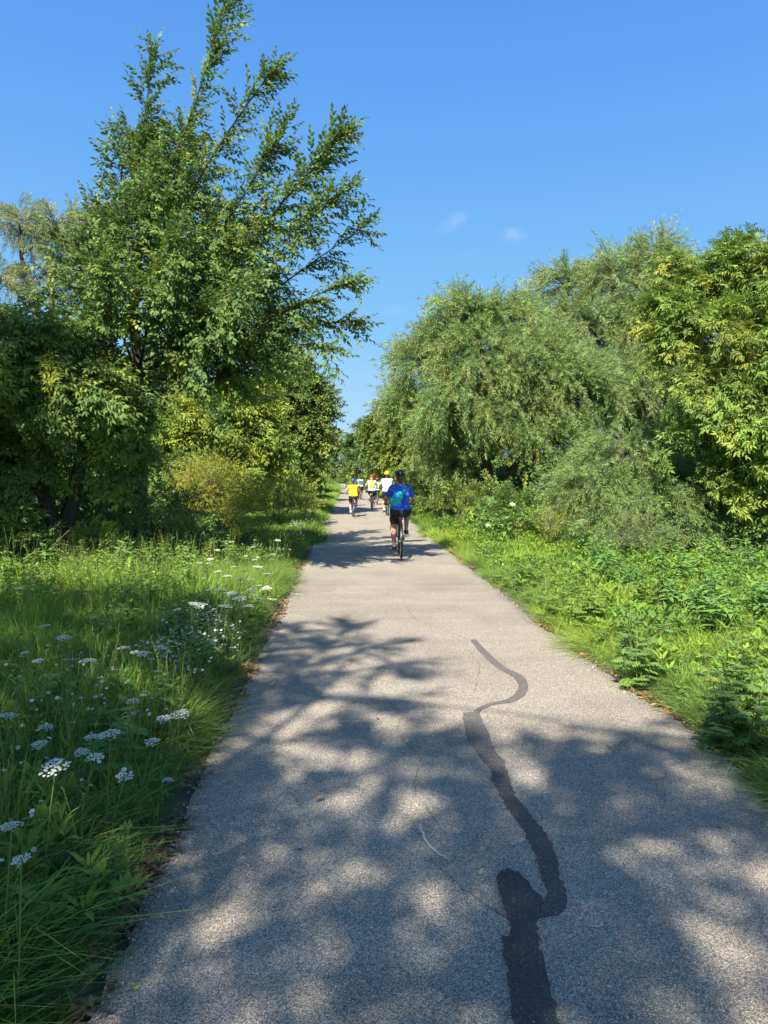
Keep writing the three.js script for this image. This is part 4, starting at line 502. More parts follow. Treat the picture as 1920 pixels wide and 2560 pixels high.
// leafy weeds in the sunlit band on the left verge and in the shade below the trees
for (let i = 0; i < 290; i++) { const z = rr(-7.8, -12.8), x = rr(-6.4, -1.9); if (!inView(x, z, 0.4)) continue; herb('leafy_weed', 'lw' + (i % 3), [0, 1, 2].map((k) => () => herbGeo(1140 + k, 0.55, 9, 0.11, 0.055, 3, 0.15))[i % 3], [[0.24, 0.40, 0.045], [0.29, 0.44, 0.05], [0.2, 0.36, 0.045]][i % 3], [x, z], rr(0, 6), rr(0.7, 1.3), 'yellow green leafy weed in the sunlit band of the left verge', 'plant', 'leafy weeds on the left verge'); }
for (let i = 0; i < 40; i++) { const z = rr(-10.8, -13.4), x = rr(-6.8, -2.4); if (!inView(x, z, 0.4)) continue; herb('nettle_plant', 'net' + (i % 3), nettle[i % 3], [0.13, 0.26, 0.045], [x, z], rr(0, 6), rr(0.8, 1.35), 'green nettle in the shade at the foot of the boxelder and elm', 'plant', 'nettles under the left trees'); }
for (let i = 0; i < 70; i++) { const z = rr(-3.4, -8.2), x = -1.15 - 2.2 * R() * R(); if (!inView(x, z, 0.3)) continue; herb('leafy_weed', 'lx' + (i % 3), [0, 1, 2].map((k) => () => k === 1 ? mugwortGeo(1190, 0.5, 4, 0.15) : herbGeo(1190 + k, 0.5, 8, 0.13, 0.06, 3, 0.12))[i % 3], [[0.16, 0.31, 0.045], [0.15, 0.28, 0.05], [0.22, 0.36, 0.045]][i % 3], [x, z], rr(0, 6), rr(0.7, 1.15), 'green broad leaved weed among the grass and white flowers of the near left verge', 'plant', 'weeds of the near left verge'); }
for (const [x, z, sc, label] of [[-1.05, -2.55, 0.55, 'single five leaved seedling in the dark grass at the lower left'], [-1.15, -2.15, 0.6, 'broad leaved weed at the bottom left corner'], [-1.0, -3.85, 0.6, 'dark toothed leaf weed leaning to the path beside the white flower heads'], [-1.35, -3.75, 0.7, 'leafy weed between the two largest flower heads'], [-1.9, -4.6, 0.8, 'leafy weed deep in the grass at the left picture edge'], [-1.2, -5.6, 0.6, 'yellowish weed among the small white daisies']]) herb('leafy_weed', 'lw9', () => herbGeo(1170, 0.45, 6, 0.15, 0.055, 1, 0.3), [0.14, 0.29, 0.05], [x, z], rr(0, 6), sc, label, 'plant');
// climbing vine at the right picture edge
{ const t = herb('vine', 'vine', () => herbGeo(1180, 1.1, 11, 0.085, 0.06, 1, 0.1), [0.27, 0.38, 0.05], [5.55, -10.2], 1, 1, 'thin yellow green vine standing at the right picture edge before the dark shade', 'plant'); t.rotation.z = 0.06; }

// Queen Anne's lace
function umbelGeo(seed) {
  R = RNG(seed); const fl = new G(), rays = new G();
  const off = [rr(0, 6), rr(0, 6)];
  for (let i = 0; i < 52; i++) {
    const a = i * 2.39996 + rr(-0.25, 0.25), r = Math.sqrt((i + 0.5) / 52) * (1 + 0.12 * Math.sin(a * 3 + off[0]) + 0.08 * Math.sin(a * 5 + off[1])) * rr(0.92, 1.06), x = Math.cos(a) * r, z = Math.sin(a) * r, y = 0.14 * (1 - r * r) + rr(-0.05, 0.05);
    tube(rays, [V(0, -0.45, 0), V(x * 0.45, -0.18, z * 0.45), V(x, y - 0.02, z)], 0.009, 3, 1);
    const nf = r < 0.3 ? 6 : 9, ur = 0.105 * rr(0.7, 1.3);
    for (let k = 0; k < nf; k++) { const b = k * 2.4, q = ur * Math.sqrt((k + 0.3) / nf), px = x + Math.cos(b) * q, pz = z + Math.sin(b) * q, py = y + rr(0, 0.02), s = 0.05 * rr(0.7, 1.35), ph = rr(0, 6), tl = rr(-0.3, 0.3), c = fl.v(px, py - 0.006, pz, [0.92, 1, 0.85]), w = []; for (let m = 0; m < 5; m++) { const g = ph + m * 1.2566; w.push(fl.v(px + Math.cos(g) * s, py + Math.cos(g) * s * tl + 0.004, pz + Math.sin(g) * s, rr(0.94, 1.03)), fl.v(px + Math.cos(g + 0.63) * s * 0.62, py + 0.002, pz + Math.sin(g + 0.63) * s * 0.62, 0.98)); } for (let m = 0; m < 10; m++) fl.t(c, w[(m + 1) % 10], w[m]); }
  }
  return [fl.build(), rays.build(true)];
}
const UMB = [umbelGeo(1200), umbelGeo(1201), umbelGeo(1202)], whiteM = petalMat.clone(); whiteM.color = col(0.87, 0.84, 0.72);
const greenish = petalMat.clone(); greenish.color = col(0.62, 0.68, 0.42);
const LACE = [[-1.18, 0.62, -2.93, 0.056], [-1.08, 0.62, -3.3, 0.047], [-1.01, 0.36, -4.32, 0.068], [-1.01, 0.46, -3.96, 0.038], [-1.01, 0.42, -3.73, 0.038], [-0.92, 0.24, -3.68, 0.028], [-1.13, 0.62, -2.44, 0.035], [-1.02, 0.6, -2.26, 0.029], [-1.65, 0.62, -3.57, 0.045], [-1.63, 0.62, -4.59, 0.051], [-1.51, 0.62, -4.92, 0.047], [-2.01, 0.62, -5.2, 0.049], [-2.29, 0.62, -5.61, 0.036], [-1.14, 0.62, -4.34, 0.027], [-1.51, 0.62, -3.83, 0.018], [-1.93, 0.62, -4.58, 0.032], [-2.1, 0.62, -4.79, 0.03], [-1.09, 0.62, -3.87, 0.017], [-1.43, 0.62, -4.2, 0.016], [-1.93, 0.61, -9.55, 0.046], [-1.82, 0.64, -9.68, 0.048], [-1.43, 0.71, -8.01, 0.032], [-1.45, 0.55, -8.75, 0.055], [-1.43, 0.61, -9.15, 0.037], [-1.01, 0.8, -6.85, 0.044], [-1.01, 0.7, -7.5, 0.044], [-1.17, 0.71, -9.06, 0.035], [-1.04, 0.71, -8.38, 0.056], [-1.0, 0.56, -8.88, 0.052], [-1.01, 0.52, -8.23, 0.032], [-1.0, 0.58, -7.59, 0.048], [-1.01, 0.37, -9.12, 0.031], [-1.01, 0.75, -6.31, 0.044], [-1.02, 0.61, -6.89, 0.056], [-1.15, 0.73, -6.64, 0.058], [-1.01, 0.37, -8.24, 0.054], [-0.94, 0.24, -8.92, 0.058], [-1.21, 0.77, -6.38, 0.033], [-1.65, 0.58, -8.35, 0.037], [-1.68, 0.79, -9.41, 0.043], [-1.8, 0.71, -11.29, 0.039], [-1.42, 0.68, -10.85, 0.042], [-1.06, 0.64, -10.25, 0.048], [-1.23, 0.7, -6.04, 0.057], [-1.02, 0.68, -6.11, 0.058], [-1.01, 0.46, -7.29, 0.06], [-1.26, 0.72, -7.06, 0.035], [-1.01, 0.37, -8.97, 0.059], [-1.08, 0.78, -7.57, 0.047], [-1.27, 0.73, -5.96, 0.036], [-1.07, 0.76, -11.08, 0.047]];
const LACE_LABEL = ['largest white lace flower head, lowest of the big ones at left', 'round white lace flower head on a straight stem above the largest one', 'tilted white lace flower head nearest the path edge', 'white lace flower head just left of the tilted one', 'bunched white lace flower head below the tilted one', 'small white lace head low beside the path edge', 'white lace flower head cut by the left picture edge', 'flat white lace head lowest at the left', 'slanting cream lace head at the left picture edge'];
R = RNG(1220); for (let i = 0; i < 34; i++) { const z = -3 - 10 * R() * (0.3 + 0.7 * R()), x = i % 3 ? rr(-1.0, -1.7) : rr(-1.6, -3.2); LACE.push([x, rr(0.42, 0.72), z, rr(0.022, 0.05)]); }
R = RNG(1210);
LACE.forEach(([x, h, z, r], i) => {
  const far = i > 18, bx = Math.min(x - 0.03 - 0.05 * R(), EDGE_L(z) - 0.08), bz = z - 0.04 + 0.08 * R(), small = r < 0.022;
  const t = thing('lace_flower', LACE_LABEL[i] ?? (i > 50 ? 'small white lace flower head scattered through the left verge' : far ? 'white lace flower head in the crowd where the left verge meets the sunlight' : small ? 'pale green unopened lace head among the grass' : 'white lace flower head among the shaded grass at left'), 'flower', [bx, groundH(bx, bz) - 0.02, bz], 0, i > 8 ? (i > 50 ? 'scattered lace flowers' : far ? 'lace flowers by the path' : small ? 'unopened lace heads' : 'lace flowers in the shade') : null);
  const g = new G(), top = V(x - bx, h, z - bz), P = [V(0, 0, 0), V(top.x * 0.25 + rr(-0.02, 0.02), h * 0.5, top.z * 0.3), V(top.x, h - r * 0.45, top.z)]; tube(g, curve(P, 6), [0.004, 0.0038, 0.0036, 0.0033, 0.003, 0.0028, 0.0025], 5, [1.1, 1.1, 0.9]); part('stem', g.build(true), stemMat, t);
  const tl = small ? 0.1 : i === 2 || i === 8 ? 0.5 : 0.16, rot = [rr(-tl, tl) + (i === 2 || i === 8 ? 0.25 : 0.12), rr(0, 6), rr(-tl, tl)];
  const f = part('flower_head', UMB[i % 3][0], small ? greenish : whiteM, t); f.position.copy(top); f.rotation.set(...rot); f.scale.set(r, r * (small ? 2 : 1), r);
  const y = part('flower_stalks', UMB[i % 3][1], stemMat, f, 'stuff'); y.position.set(0, 0, 0);
  const lf = part('leaf', FROND[i % 3], kinds.fr ??= leafTint([0.10, 0.2, 0.05]), t, 'stuff'); lf.position.set(0, h * 0.15, 0); lf.scale.setScalar(0.6); lf.rotation.y = i;
});
// small white daisies: plants with several blooms
const daisyBloom = (() => { const g = new G(); R = RNG(1300); for (let k = 0; k < 9; k++) { const a = k / 9 * 6.283, c = Math.cos(a), s = Math.sin(a), w = 0.0032; const y = 0.002 * R(); const i0 = g.v(c * 0.002 - s * w * 0.6, 0, s * 0.002 + c * w * 0.6), i1 = g.v(c * 0.002 + s * w * 0.6, 0, s * 0.002 - c * w * 0.6), i2 = g.v(c * 0.0105 + s * w, y, s * 0.0105 - c * w), i3 = g.v(c * 0.0105 - s * w, y, s * 0.0105 + c * w); g.q(i0, i1, i2, i3); } return g.build(); })();
const daisyEye = new THREE.SphereGeometry(0.0035, 8, 5, 0, 6.284, 0, 1.4); const eyeM = plain(0.65, 0.5, 0.06, 0.8), daisyM = petalMat.clone(); daisyM.color = col(0.84, 0.83, 0.78);
function daisyPlant(x, z, n, h, label, group, spread = 0.14) {
  const t = thing('daisy_plant', label, 'flower', [x, groundH(x, z) - 0.02, z], 0, group), g = new G();
  for (let i = 0; i < n; i++) { const a = rr(0, 6.28), q = spread * Math.sqrt(R()), p = V(Math.cos(a) * q, h * rr(0.75, 1.15), Math.sin(a) * q); tube(g, [V(p.x * 0.2, 0, p.z * 0.2), V(p.x * 0.5, p.y * 0.55, p.z * 0.5), p], [0.002, 0.0016, 0.0011], 3, 1); const b = part('bloom', daisyBloom, daisyM, t); b.position.copy(p).add(V(0, 0.002, 0)); b.rotation.set(rr(-0.2, 0.7), rr(0, 6), rr(-0.4, 0.4)); b.scale.setScalar(rr(0.65, 1.2)); part('eye', daisyEye, eyeM, b); }
  part('stem', g.build(true), stemMat, t);
}
for (let i = 0; i < 44; i++) { const z = rr(-5.2, -7.6); daisyPlant(rr(-1.75, -0.98), z, 9, 0.42, 'small white daisy plant in the drift beside the path below the lace flowers', 'daisies by the path'); }
for (let i = 0; i < 40; i++) daisyPlant(rr(-2.8, -1.0), rr(-2.4, -5.6), 5, 0.42, 'small white daisy plant scattered in the shaded grass at left', 'daisies in the shaded grass');
for (let i = 0; i < 36; i++) daisyPlant(rr(-1.5, -0.98), rr(-12.5, -26), 9, 0.4, 'small white daisy plant in the strip beside the far left path edge', 'daisies on the far left edge');
for (let i = 0; i < 10; i++) daisyPlant(rr(2.4, 3.0), rr(-11, -16), 5, 0.3, 'small white daisy plant in the right verge by the rider in blue', 'daisies on the right verge');
// elder flower heads
[[3.62, 1.02, -16.0], [3.1, 0.55, -16.1]].forEach(([x, y, z], i) => { const t = thing('elder_flower', ['white elder flower head on the bright green elder bush', 'cream flower head low on the right verge left of the elder'][i], 'flower', [x, y - 0.05, z]); const f = part('flower_head', UMB[i][0], whiteM, t); f.scale.setScalar(0.065); f.rotation.x = 0.6; f.position.y = 0.05; const g = new G(); tube(g, [V(0, -y * 0.6, -0.08), V(0, -0.2, -0.03), V(0, 0.03, 0)], 0.006, 4, 1); part('stem', g.build(true), stemMat, t); });
// bare curved sapling stems in front of the dark thicket
[[[-4.65, 0, -11.2], [-4.6, 0.35, -11.2], [-4.45, 0.65, -11.2], [-4.2, 0.9, -11.2], 'pale curved dead stem standing before the boxelder trunk'], [[-3.5, 0, -13], [-3.49, 0.3, -13], [-3.46, 0.5, -13], [-3.42, 0.72, -13], 'short pale dead stem in the shade below the elm']].forEach((L) => { const g = new G(); g.u = []; const P = L.slice(0, 4).map((p) => V(p[0] - L[0][0], p[1], p[2] - L[0][2])), c = curve(P, 10); capTube(g, c, c.map((_, i) => 0.008 - 0.0005 * i), 6, [3.4, 3.2, 2.8]); if (P[3].y > 0.8) tube(g, curve([c[6], c[6].clone().add(V(0.12, 0.09, 0)), c[6].clone().add(V(0.28, 0.07, 0))], 5), 0.004, 5, [2.6, 2.5, 2.2]); const t = top('dead_stem', g.build(true), barkMat, L[4], 'stem'); t.position.set(L[0][0], -0.03, L[0][2]); });

// ---------------------------------------------------------------- litter on the path
const litterGeo = [0, 1, 2].map((k) => { R = RNG(1400 + k); const g = new G(), d = V(1, 0.1, 0).normalize(); leaf(g, V(-0.02, 0.004, 0), d, V(0, 0, 1), 0.045, 0.024, { seg: 2, fold: rr(-0.5, 0.7), droop: rr(-0.5, 0.5) }); return g.build(); });
{
  R = RNG(1410); const list = [];
  for (let i = 0; i < 7000; i++) { const l = i % 5 < 3, z = rr(-1.6, -16) * (i % 3 ? 1 : 0.5), clump = fbm(z * 1.6, l ? 2 : 9, 120); if (clump < (l ? 0.36 : 0.52) + 0.2 * R()) continue; const e = (R() + R() - 1) * (l ? 0.11 : 0.07) + (l ? 0.05 : 0.04), x = l ? EDGE_L(z) - e : EDGE_R(z) + e, on = e < 0; const c = [[0.22, 0.095, 0.04], [0.30, 0.15, 0.06], [0.16, 0.09, 0.05], [0.26, 0.18, 0.09]][i % 4]; list.push({ p: V(x, on ? pathY(x, z) + 0.006 : -0.005 + 0.012 * R(), z), d: V(rr(-0.4, 0.4), 1, rr(-0.4, 0.4)).normalize(), n: unit(), s: rr(0.5, 1.3), c: col(...c).multiplyScalar(rr(0.7, 1.3)) }); }
  instanced('leaf_litter', litterGeo, dryMat, list, null).forEach((m) => tag(m, 'brown dry leaf litter strewn along both path edges', 'leaf litter', null, 'stuff'));
  const pebbleGeo = new THREE.IcosahedronGeometry(0.006, 1), pl = []; for (let i = 0; i < 700; i++) { const l = i % 2, z = rr(-1.6, -12), e = (R() + R() - 1) * 0.2, x = l ? EDGE_L(z) + Math.abs(e) * 0.8 - 0.03 : EDGE_R(z) - Math.abs(e) * 0.8 + 0.03; pl.push({ p: V(x, pathY(x, z) + 0.003, z), d: unit(), n: unit(), s: rr(0.35, 1.1), c: col(0.42, 0.38, 0.32).multiplyScalar(rr(0.5, 1.4)) }); }
  instanced('gravel', [pebbleGeo], dryMat.clone(), pl, null).forEach((m) => { m.material.vertexColors = false; tag(m, 'loose pale gravel crumbs along the path edges', 'gravel', null, 'stuff'); });
}
const fallen = (x, z, r, g, b, sc, turn, label) => { const t = top('fallen_leaf', litterGeo[(sc * 10 | 0) % 3], kinds['fl' + label] = Object.assign(dryMat.clone(), { color: col(r, g, b) }), label, 'leaf'); t.position.set(x, pathY(x, z) + 0.006, z); t.rotation.y = turn; t.scale.setScalar(sc); };
fallen(-0.16, -3.79, 0.28, 0.19, 0.08, 1.3, 0.4, 'tan curled leaf on the shaded asphalt left of centre'); fallen(-0.48, -3.28, 0.3, 0.22, 0.13, 0.9, 1.4, 'small pale brown leaf on the shaded asphalt nearest the left edge'); fallen(-0.23, -3.3, 0.16, 0.1, 0.06, 0.8, 2.2, 'small dark leaf on the shaded asphalt beside the pale brown leaf'); fallen(0.57, -3.05, 0.45, 0.5, 0.2, 0.7, 0.9, 'pale green leaf scrap above the near tar strip'); fallen(-0.72, -2.42, 0.6, 0.5, 0.08, 0.8, 1.2, 'yellow leaf near the bottom left path edge'); fallen(1.81, -3.41, 0.4, 0.06, 0.03, 0.8, 0.2, 'red leaf scrap on the right side of the path'); fallen(-0.62, -5.9, 0.3, 0.42, 0.12, 1.3, 0.7, 'green leaf blown onto the path beside the daisies'); fallen(1.63, -4.42, 0.1, 0.07, 0.04, 1.0, 2.7, 'dark leaf in the soft shadow on the right of the path'); fallen(0.2, -5.05, 0.2, 0.12, 0.06, 0.9, 1.9, 'brown leaf on the sun flecked asphalt left of the tar patch');
{ const g = new G(); const c = curve([V(0.345, 0.012, -3.49), V(0.35, 0.015, -3.4), V(0.365, 0.013, -3.3), V(0.4, 0.012, -3.22), V(0.44, 0.012, -3.165)], 14); capTube(g, c.map((p, i) => p.clone().add(V(0.003 * Math.sin(i * 2.1), pathY(p.x, p.z) + 0.001 * Math.sin(i), 0))), c.map((_, i) => 0.0062 - 0.0002 * i), 6, 1); top('stick', g.build(true), plain(0.62, 0.58, 0.52, 0.9), 'thin pale bent stick lying on the shaded asphalt', 'stick'); }
{ const g = new G(); capTube(g, curve([V(0.92, 0.016, -2.66), V(0.95, 0.017, -2.655), V(0.97, 0.016, -2.665)], 5), 0.003, 5, 1); top('stick', g.build(true), plain(0.5, 0.46, 0.4, 0.9), 'tiny pale twig right of the near tar strip', 'stick'); }

// ---------------------------------------------------------------- riders and bicycles (local: forward -z, ground y = 0)
const cap = (p, a, b, ra, rb) => { const bx = b[0] - a[0], by = b[1] - a[1], bz = b[2] - a[2], px = p[0] - a[0], py = p[1] - a[1], pz = p[2] - a[2], t = clamp((px * bx + py * by + pz * bz) / (bx * bx + by * by + bz * bz), 0, 1), x = px - bx * t, y = py - by * t, z = pz - bz * t; return Math.sqrt(x * x + y * y + z * z) - (ra + (rb - ra) * t); };
const ell = (p, c, r) => { const x = (p[0] - c[0]) / r[0], y = (p[1] - c[1]) / r[1], z = (p[2] - c[2]) / r[2]; return (Math.sqrt(x * x + y * y + z * z) - 1) * Math.min(r[0], r[1], r[2]); };
const smin = (a, b, k) => { const h = Math.max(k - Math.abs(a - b), 0) / k; return Math.min(a, b) - h * h * k * 0.25; };
function sdfGeo(f, lo, hi, h) {                                       // surface nets
  const n = [0, 1, 2].map((i) => Math.ceil((hi[i] - lo[i]) / h) + 2), v = new Float32Array(n[0] * n[1] * n[2]), id = new Int32Array(v.length).fill(-1), P = [], I = [], sx = 1, sy = n[0], sz = n[0] * n[1], q = [0, 0, 0];
  for (let k = 0; k < n[2]; k++) for (let j = 0; j < n[1]; j++) for (let i = 0; i < n[0]; i++) { q[0] = lo[0] + i * h; q[1] = lo[1] + j * h; q[2] = lo[2] + k * h; v[i + j * sy + k * sz] = f(q); }
  const C = [0, sx, sy, sx + sy, sz, sx + sz, sy + sz, sx + sy + sz], E = [[0, 1], [2, 3], [4, 5], [6, 7], [0, 2], [1, 3], [4, 6], [5, 7], [0, 4], [1, 5], [2, 6], [3, 7]];
  for (let k = 0; k < n[2] - 1; k++) for (let j = 0; j < n[1] - 1; j++) for (let i = 0; i < n[0] - 1; i++) {
    const o = i + j * sy + k * sz; let m = 0; for (let c = 0; c < 8; c++) if (v[o + C[c]] < 0) m++; if (!m || m === 8) continue; let x = 0, y = 0, z = 0, w = 0;
    for (const [a, b] of E) { const va = v[o + C[a]], vb = v[o + C[b]]; if ((va < 0) === (vb < 0)) continue; const t = va / (va - vb); x += (a & 1) + ((b & 1) - (a & 1)) * t; y += ((a >> 1) & 1) + (((b >> 1) & 1) - ((a >> 1) & 1)) * t; z += (a >> 2) + ((b >> 2) - (a >> 2)) * t; w++; }
    id[o] = P.length / 3; P.push(lo[0] + (i + x / w) * h, lo[1] + (j + y / w) * h, lo[2] + (k + z / w) * h);
  }
  const S = [sx, sy, sz];
  for (let k = 1; k < n[2] - 1; k++) for (let j = 1; j < n[1] - 1; j++) for (let i = 1; i < n[0] - 1; i++) { const o = i + j * sy + k * sz; for (let a = 0; a < 3; a++) { const neg = v[o] < 0; if (neg === (v[o + S[a]] < 0)) continue; const u = S[(a + 1) % 3], w = S[(a + 2) % 3], A = id[o], B = id[o - u], Cc = id[o - u - w], D = id[o - w]; if (A < 0 || B < 0 || Cc < 0 || D < 0) continue; if (neg) I.push(A, B, Cc, A, Cc, D); else I.push(A, Cc, B, A, D, Cc); } }
  const g = new THREE.BufferGeometry(); g.setAttribute('position', new THREE.Float32BufferAttribute(P, 3)); g.setIndex(I); g.computeVertexNormals(); return g;
}
const mir = (p, s) => [p[0] * s, p[1], p[2]];
function riderGeo(s) {                                                // s = 1: left foot at the bottom of the stroke; -1: right foot
  const hipD = mir([-0.1, 0.95, 0.17], s), kneeD = mir([-0.145, 0.585, -0.06], s), ankD = mir([-0.12, 0.215, 0.06], s), hipU = mir([0.1, 0.95, 0.17], s), kneeU = mir([0.15, 0.87, -0.25], s), ankU = mir([0.12, 0.55, 0.03], s);
  const SH = [0.162, 1.395, -0.05], EL = [0.285, 1.19, -0.19], WR = [0.285, 1.085, -0.385];
  const torso = (p, e = 0) => { const w = smin(cap(p, [-0.065, 0.98, 0.19], [-0.075, 1.31, 0.01], 0.096 + e, 0.104 + e), cap(p, [0.065, 0.98, 0.19], [0.075, 1.31, 0.01], 0.096 + e, 0.104 + e), 0.08); return smin(w, cap(p, [-SH[0], SH[1], SH[2]], SH, 0.058 + e, 0.058 + e), 0.07); };
  const hips = (p, e = 0) => smin(cap(p, [-0.085, 0.935, 0.2], [0.085, 0.935, 0.2], 0.112 + e, 0.112 + e), smin(cap(p, hipD, kneeD, 0.088 + e, 0.06 + e), cap(p, hipU, kneeU, 0.088 + e, 0.06 + e), 0.03), 0.05);
  const arm = (p, m) => smin(cap(p, mir(SH, m), mir(EL, m), 0.05, 0.04), cap(p, mir(EL, m), mir(WR, m), 0.04, 0.027), 0.03);
  const shin = (p, k, a) => { const c = [lerp(k[0], a[0], 0.32), lerp(k[1], a[1], 0.32), lerp(k[2], a[2], 0.32) + 0.012]; return smin(cap(p, k, c, 0.056, 0.056), cap(p, c, a, 0.056, 0.036), 0.02); };
  const foot = (p, a, e = 0) => smin(cap(p, [a[0], a[1] - 0.045, a[2] + 0.025], [a[0], a[1] - 0.055, a[2] - 0.13], 0.036 + e, 0.032 + e), cap(p, a, [a[0], a[1] - 0.04, a[2] + 0.01], 0.037 + e * 0.5, 0.036 + e), 0.03);
  const body = (p) => { let d = smin(torso(p), hips(p), 0.08); d = smin(d, cap(p, [0, 1.42, -0.05], [0, 1.555, -0.1], 0.056, 0.05), 0.05); d = smin(d, Math.min(arm(p, 1), arm(p, -1)), 0.03); d = smin(d, shin(p, kneeD, ankD), 0.03); d = smin(d, shin(p, kneeU, ankU), 0.03); return Math.min(d, foot(p, ankD), foot(p, ankU)); };
  const head = (p) => { let d = ell(p, [0, 1.645, -0.12], [0.077, 0.112, 0.098]); d = smin(d, ell(p, [0, 1.585, -0.155], [0.056, 0.058, 0.058]), 0.04); d = smin(d, cap(p, [0, 1.50, -0.08], [0, 1.57, -0.105], 0.052, 0.05), 0.03); d = smin(d, cap(p, [0, 1.645, -0.215], [0, 1.615, -0.232], 0.011, 0.015), 0.015); for (const m of [-1, 1]) { d = smin(d, ell(p, [m * 0.08, 1.63, -0.105], [0.012, 0.032, 0.02]), 0.01); d = Math.max(d, -(Math.hypot(p[0] - m * 0.032, p[1] - 1.65, p[2] + 0.222) - 0.016)); } return d; };
  const hand = (m) => (p) => { const q = [p[0] * m, p[1], p[2]]; let d = smin(cap(q, [0.265, 1.082, -0.395], [0.262, 1.086, -0.445], 0.02, 0.018), cap(q, [0.305, 1.082, -0.395], [0.312, 1.084, -0.445], 0.02, 0.017), 0.03); d = smin(d, cap(q, WR, [0.285, 1.083, -0.4], 0.028, 0.024), 0.02); for (let k = 0; k < 4; k++) { const x = 0.255 + k * 0.02, L = [0.9, 1, 0.95, 0.8][k]; d = smin(d, Math.min(cap(q, [x, 1.086, -0.447], [x, 1.078, -0.447 - 0.04 * L], 0.0095, 0.009), cap(q, [x, 1.078, -0.447 - 0.04 * L], [x, 1.046, -0.485], 0.009, 0.0085), cap(q, [x, 1.046, -0.485], [x, 1.033, -0.46], 0.0085, 0.0075)), 0.006); } return smin(d, Math.min(cap(q, [0.25, 1.075, -0.405], [0.234, 1.05, -0.43], 0.012, 0.0105), cap(q, [0.234, 1.05, -0.43], [0.238, 1.037, -0.462], 0.0105, 0.009)), 0.01); };
  const skin = mergeGeometries([sdfGeo(body, [-0.42, 0.1, -0.45], [0.42, 1.6, 0.4], 0.0135), sdfGeo(head, [-0.12, 1.5, -0.28], [0.12, 1.79, 0.02], 0.007), ...[1, -1].map((m) => sdfGeo(hand(m), [m > 0 ? 0.2 : -0.36, 1.0, -0.53], [m > 0 ? 0.36 : -0.2, 1.13, -0.35], 0.0045))]);
  const fold = (p) => 0.004 * Math.sin(p[1] * 46 + Math.sin(p[0] * 19) * 2.2 + p[2] * 20) * Math.sin(p[0] * 13 + 1);
  const shirt = sdfGeo((p) => { let d = torso(p, 0.016); for (const m of [1, -1]) d = smin(d, cap(p, mir(SH, m), [mir(SH, m)[0] + (m * EL[0] - m * SH[0]) * 0.62, lerp(SH[1], EL[1], 0.62), lerp(SH[2], EL[2], 0.62)], 0.064, 0.062), 0.03); d = smin(d, cap(p, [-0.09, 0.98, 0.2], [0.09, 0.98, 0.2], 0.122, 0.122), 0.06); return Math.max(d + fold(p), 0.93 - p[1] - 0.1 * (p[2] - 0.2), p[1] - 1.475); }, [-0.36, 0.88, -0.2], [0.36, 1.52, 0.38], 0.011);
  const cut = (p, hip, knee) => { const dx = knee[0] - hip[0], dy = knee[1] - hip[1], dz = knee[2] - hip[2], L = Math.hypot(dx, dy, dz); return ((p[0] - hip[0]) * dx + (p[1] - hip[1]) * dy + (p[2] - hip[2]) * dz) / L - L * 0.66; };
  const shorts = sdfGeo((p) => { const a = Math.max(cap(p, hipD, kneeD, 0.108, 0.085), cut(p, hipD, kneeD)), b = Math.max(cap(p, hipU, kneeU, 0.108, 0.085), cut(p, hipU, kneeU)); return Math.max(smin(cap(p, [-0.085, 0.94, 0.2], [0.085, 0.94, 0.2], 0.131, 0.131), Math.min(a, b), 0.05) + fold(p), p[1] - 1.05); }, [-0.32, 0.62, -0.3], [0.32, 1.1, 0.42], 0.011);
  const shoe = (a) => sdfGeo((p) => Math.max(foot(p, a, 0.009), p[1] - a[1] + 0.012, a[1] - 0.098 - p[1]), [a[0] - 0.07, a[1] - 0.12, a[2] - 0.2], [a[0] + 0.07, a[1] + 0.03, a[2] + 0.1], 0.008);
  const sock = (k, a) => sdfGeo((p) => Math.max(shin(p, k, a) - 0.006, (p[1] - a[1]) - 0.07, a[1] - 0.03 - p[1]), [a[0] - 0.08, a[1] - 0.05, a[2] - 0.12], [a[0] + 0.08, a[1] + 0.1, a[2] + 0.1], 0.009);
  return { skin, shirt, shorts, shoes: [shoe(ankD), shoe(ankU)], socks: [sock(kneeD, ankD), sock(kneeU, ankU)] };
}
const RID = [riderGeo(1), riderGeo(-1)];
const helmetGeo = sdfGeo((p) => { let d = Math.max(ell(p, [0, 1.675, -0.115], [0.106, 0.105, 0.14]), 1.662 - p[1] - 0.16 * (p[2] + 0.115)); d = Math.max(d, -ell(p, [0, 1.655, -0.12], [0.083, 0.108, 0.108])); for (const x of [-0.062, 0, 0.062]) d = Math.max(d, -cap(p, [x, 1.735 - Math.abs(x) * 0.35, -0.2], [x, 1.745 - Math.abs(x) * 0.5, -0.02], 0.013, 0.013)); for (const x of [-0.035, 0.035]) d = Math.max(d, -cap(p, [x, 1.74, 0.015], [x, 1.70, 0.03], 0.014, 0.014)); return d; }, [-0.13, 1.6, -0.28], [0.13, 1.81, 0.05], 0.0065);
const helmetRound = sdfGeo((p) => Math.max(ell(p, [0, 1.675, -0.115], [0.104, 0.115, 0.13]), 1.65 - p[1] - 0.1 * (p[2] + 0.115), -ell(p, [0, 1.655, -0.12], [0.083, 0.108, 0.108])), [-0.13, 1.6, -0.28], [0.13, 1.81, 0.05], 0.0075);
const hairGeo = sdfGeo((p) => Math.max(smin(ell(p, [0, 1.63, -0.1], [0.085, 0.1, 0.1]), cap(p, [0, 1.60, -0.03], [0, 1.52, -0.02], 0.05, 0.038), 0.04), -(p[2] + 0.15), p[1] - 1.69), [-0.11, 1.46, -0.2], [0.11, 1.72, 0.04], 0.008);
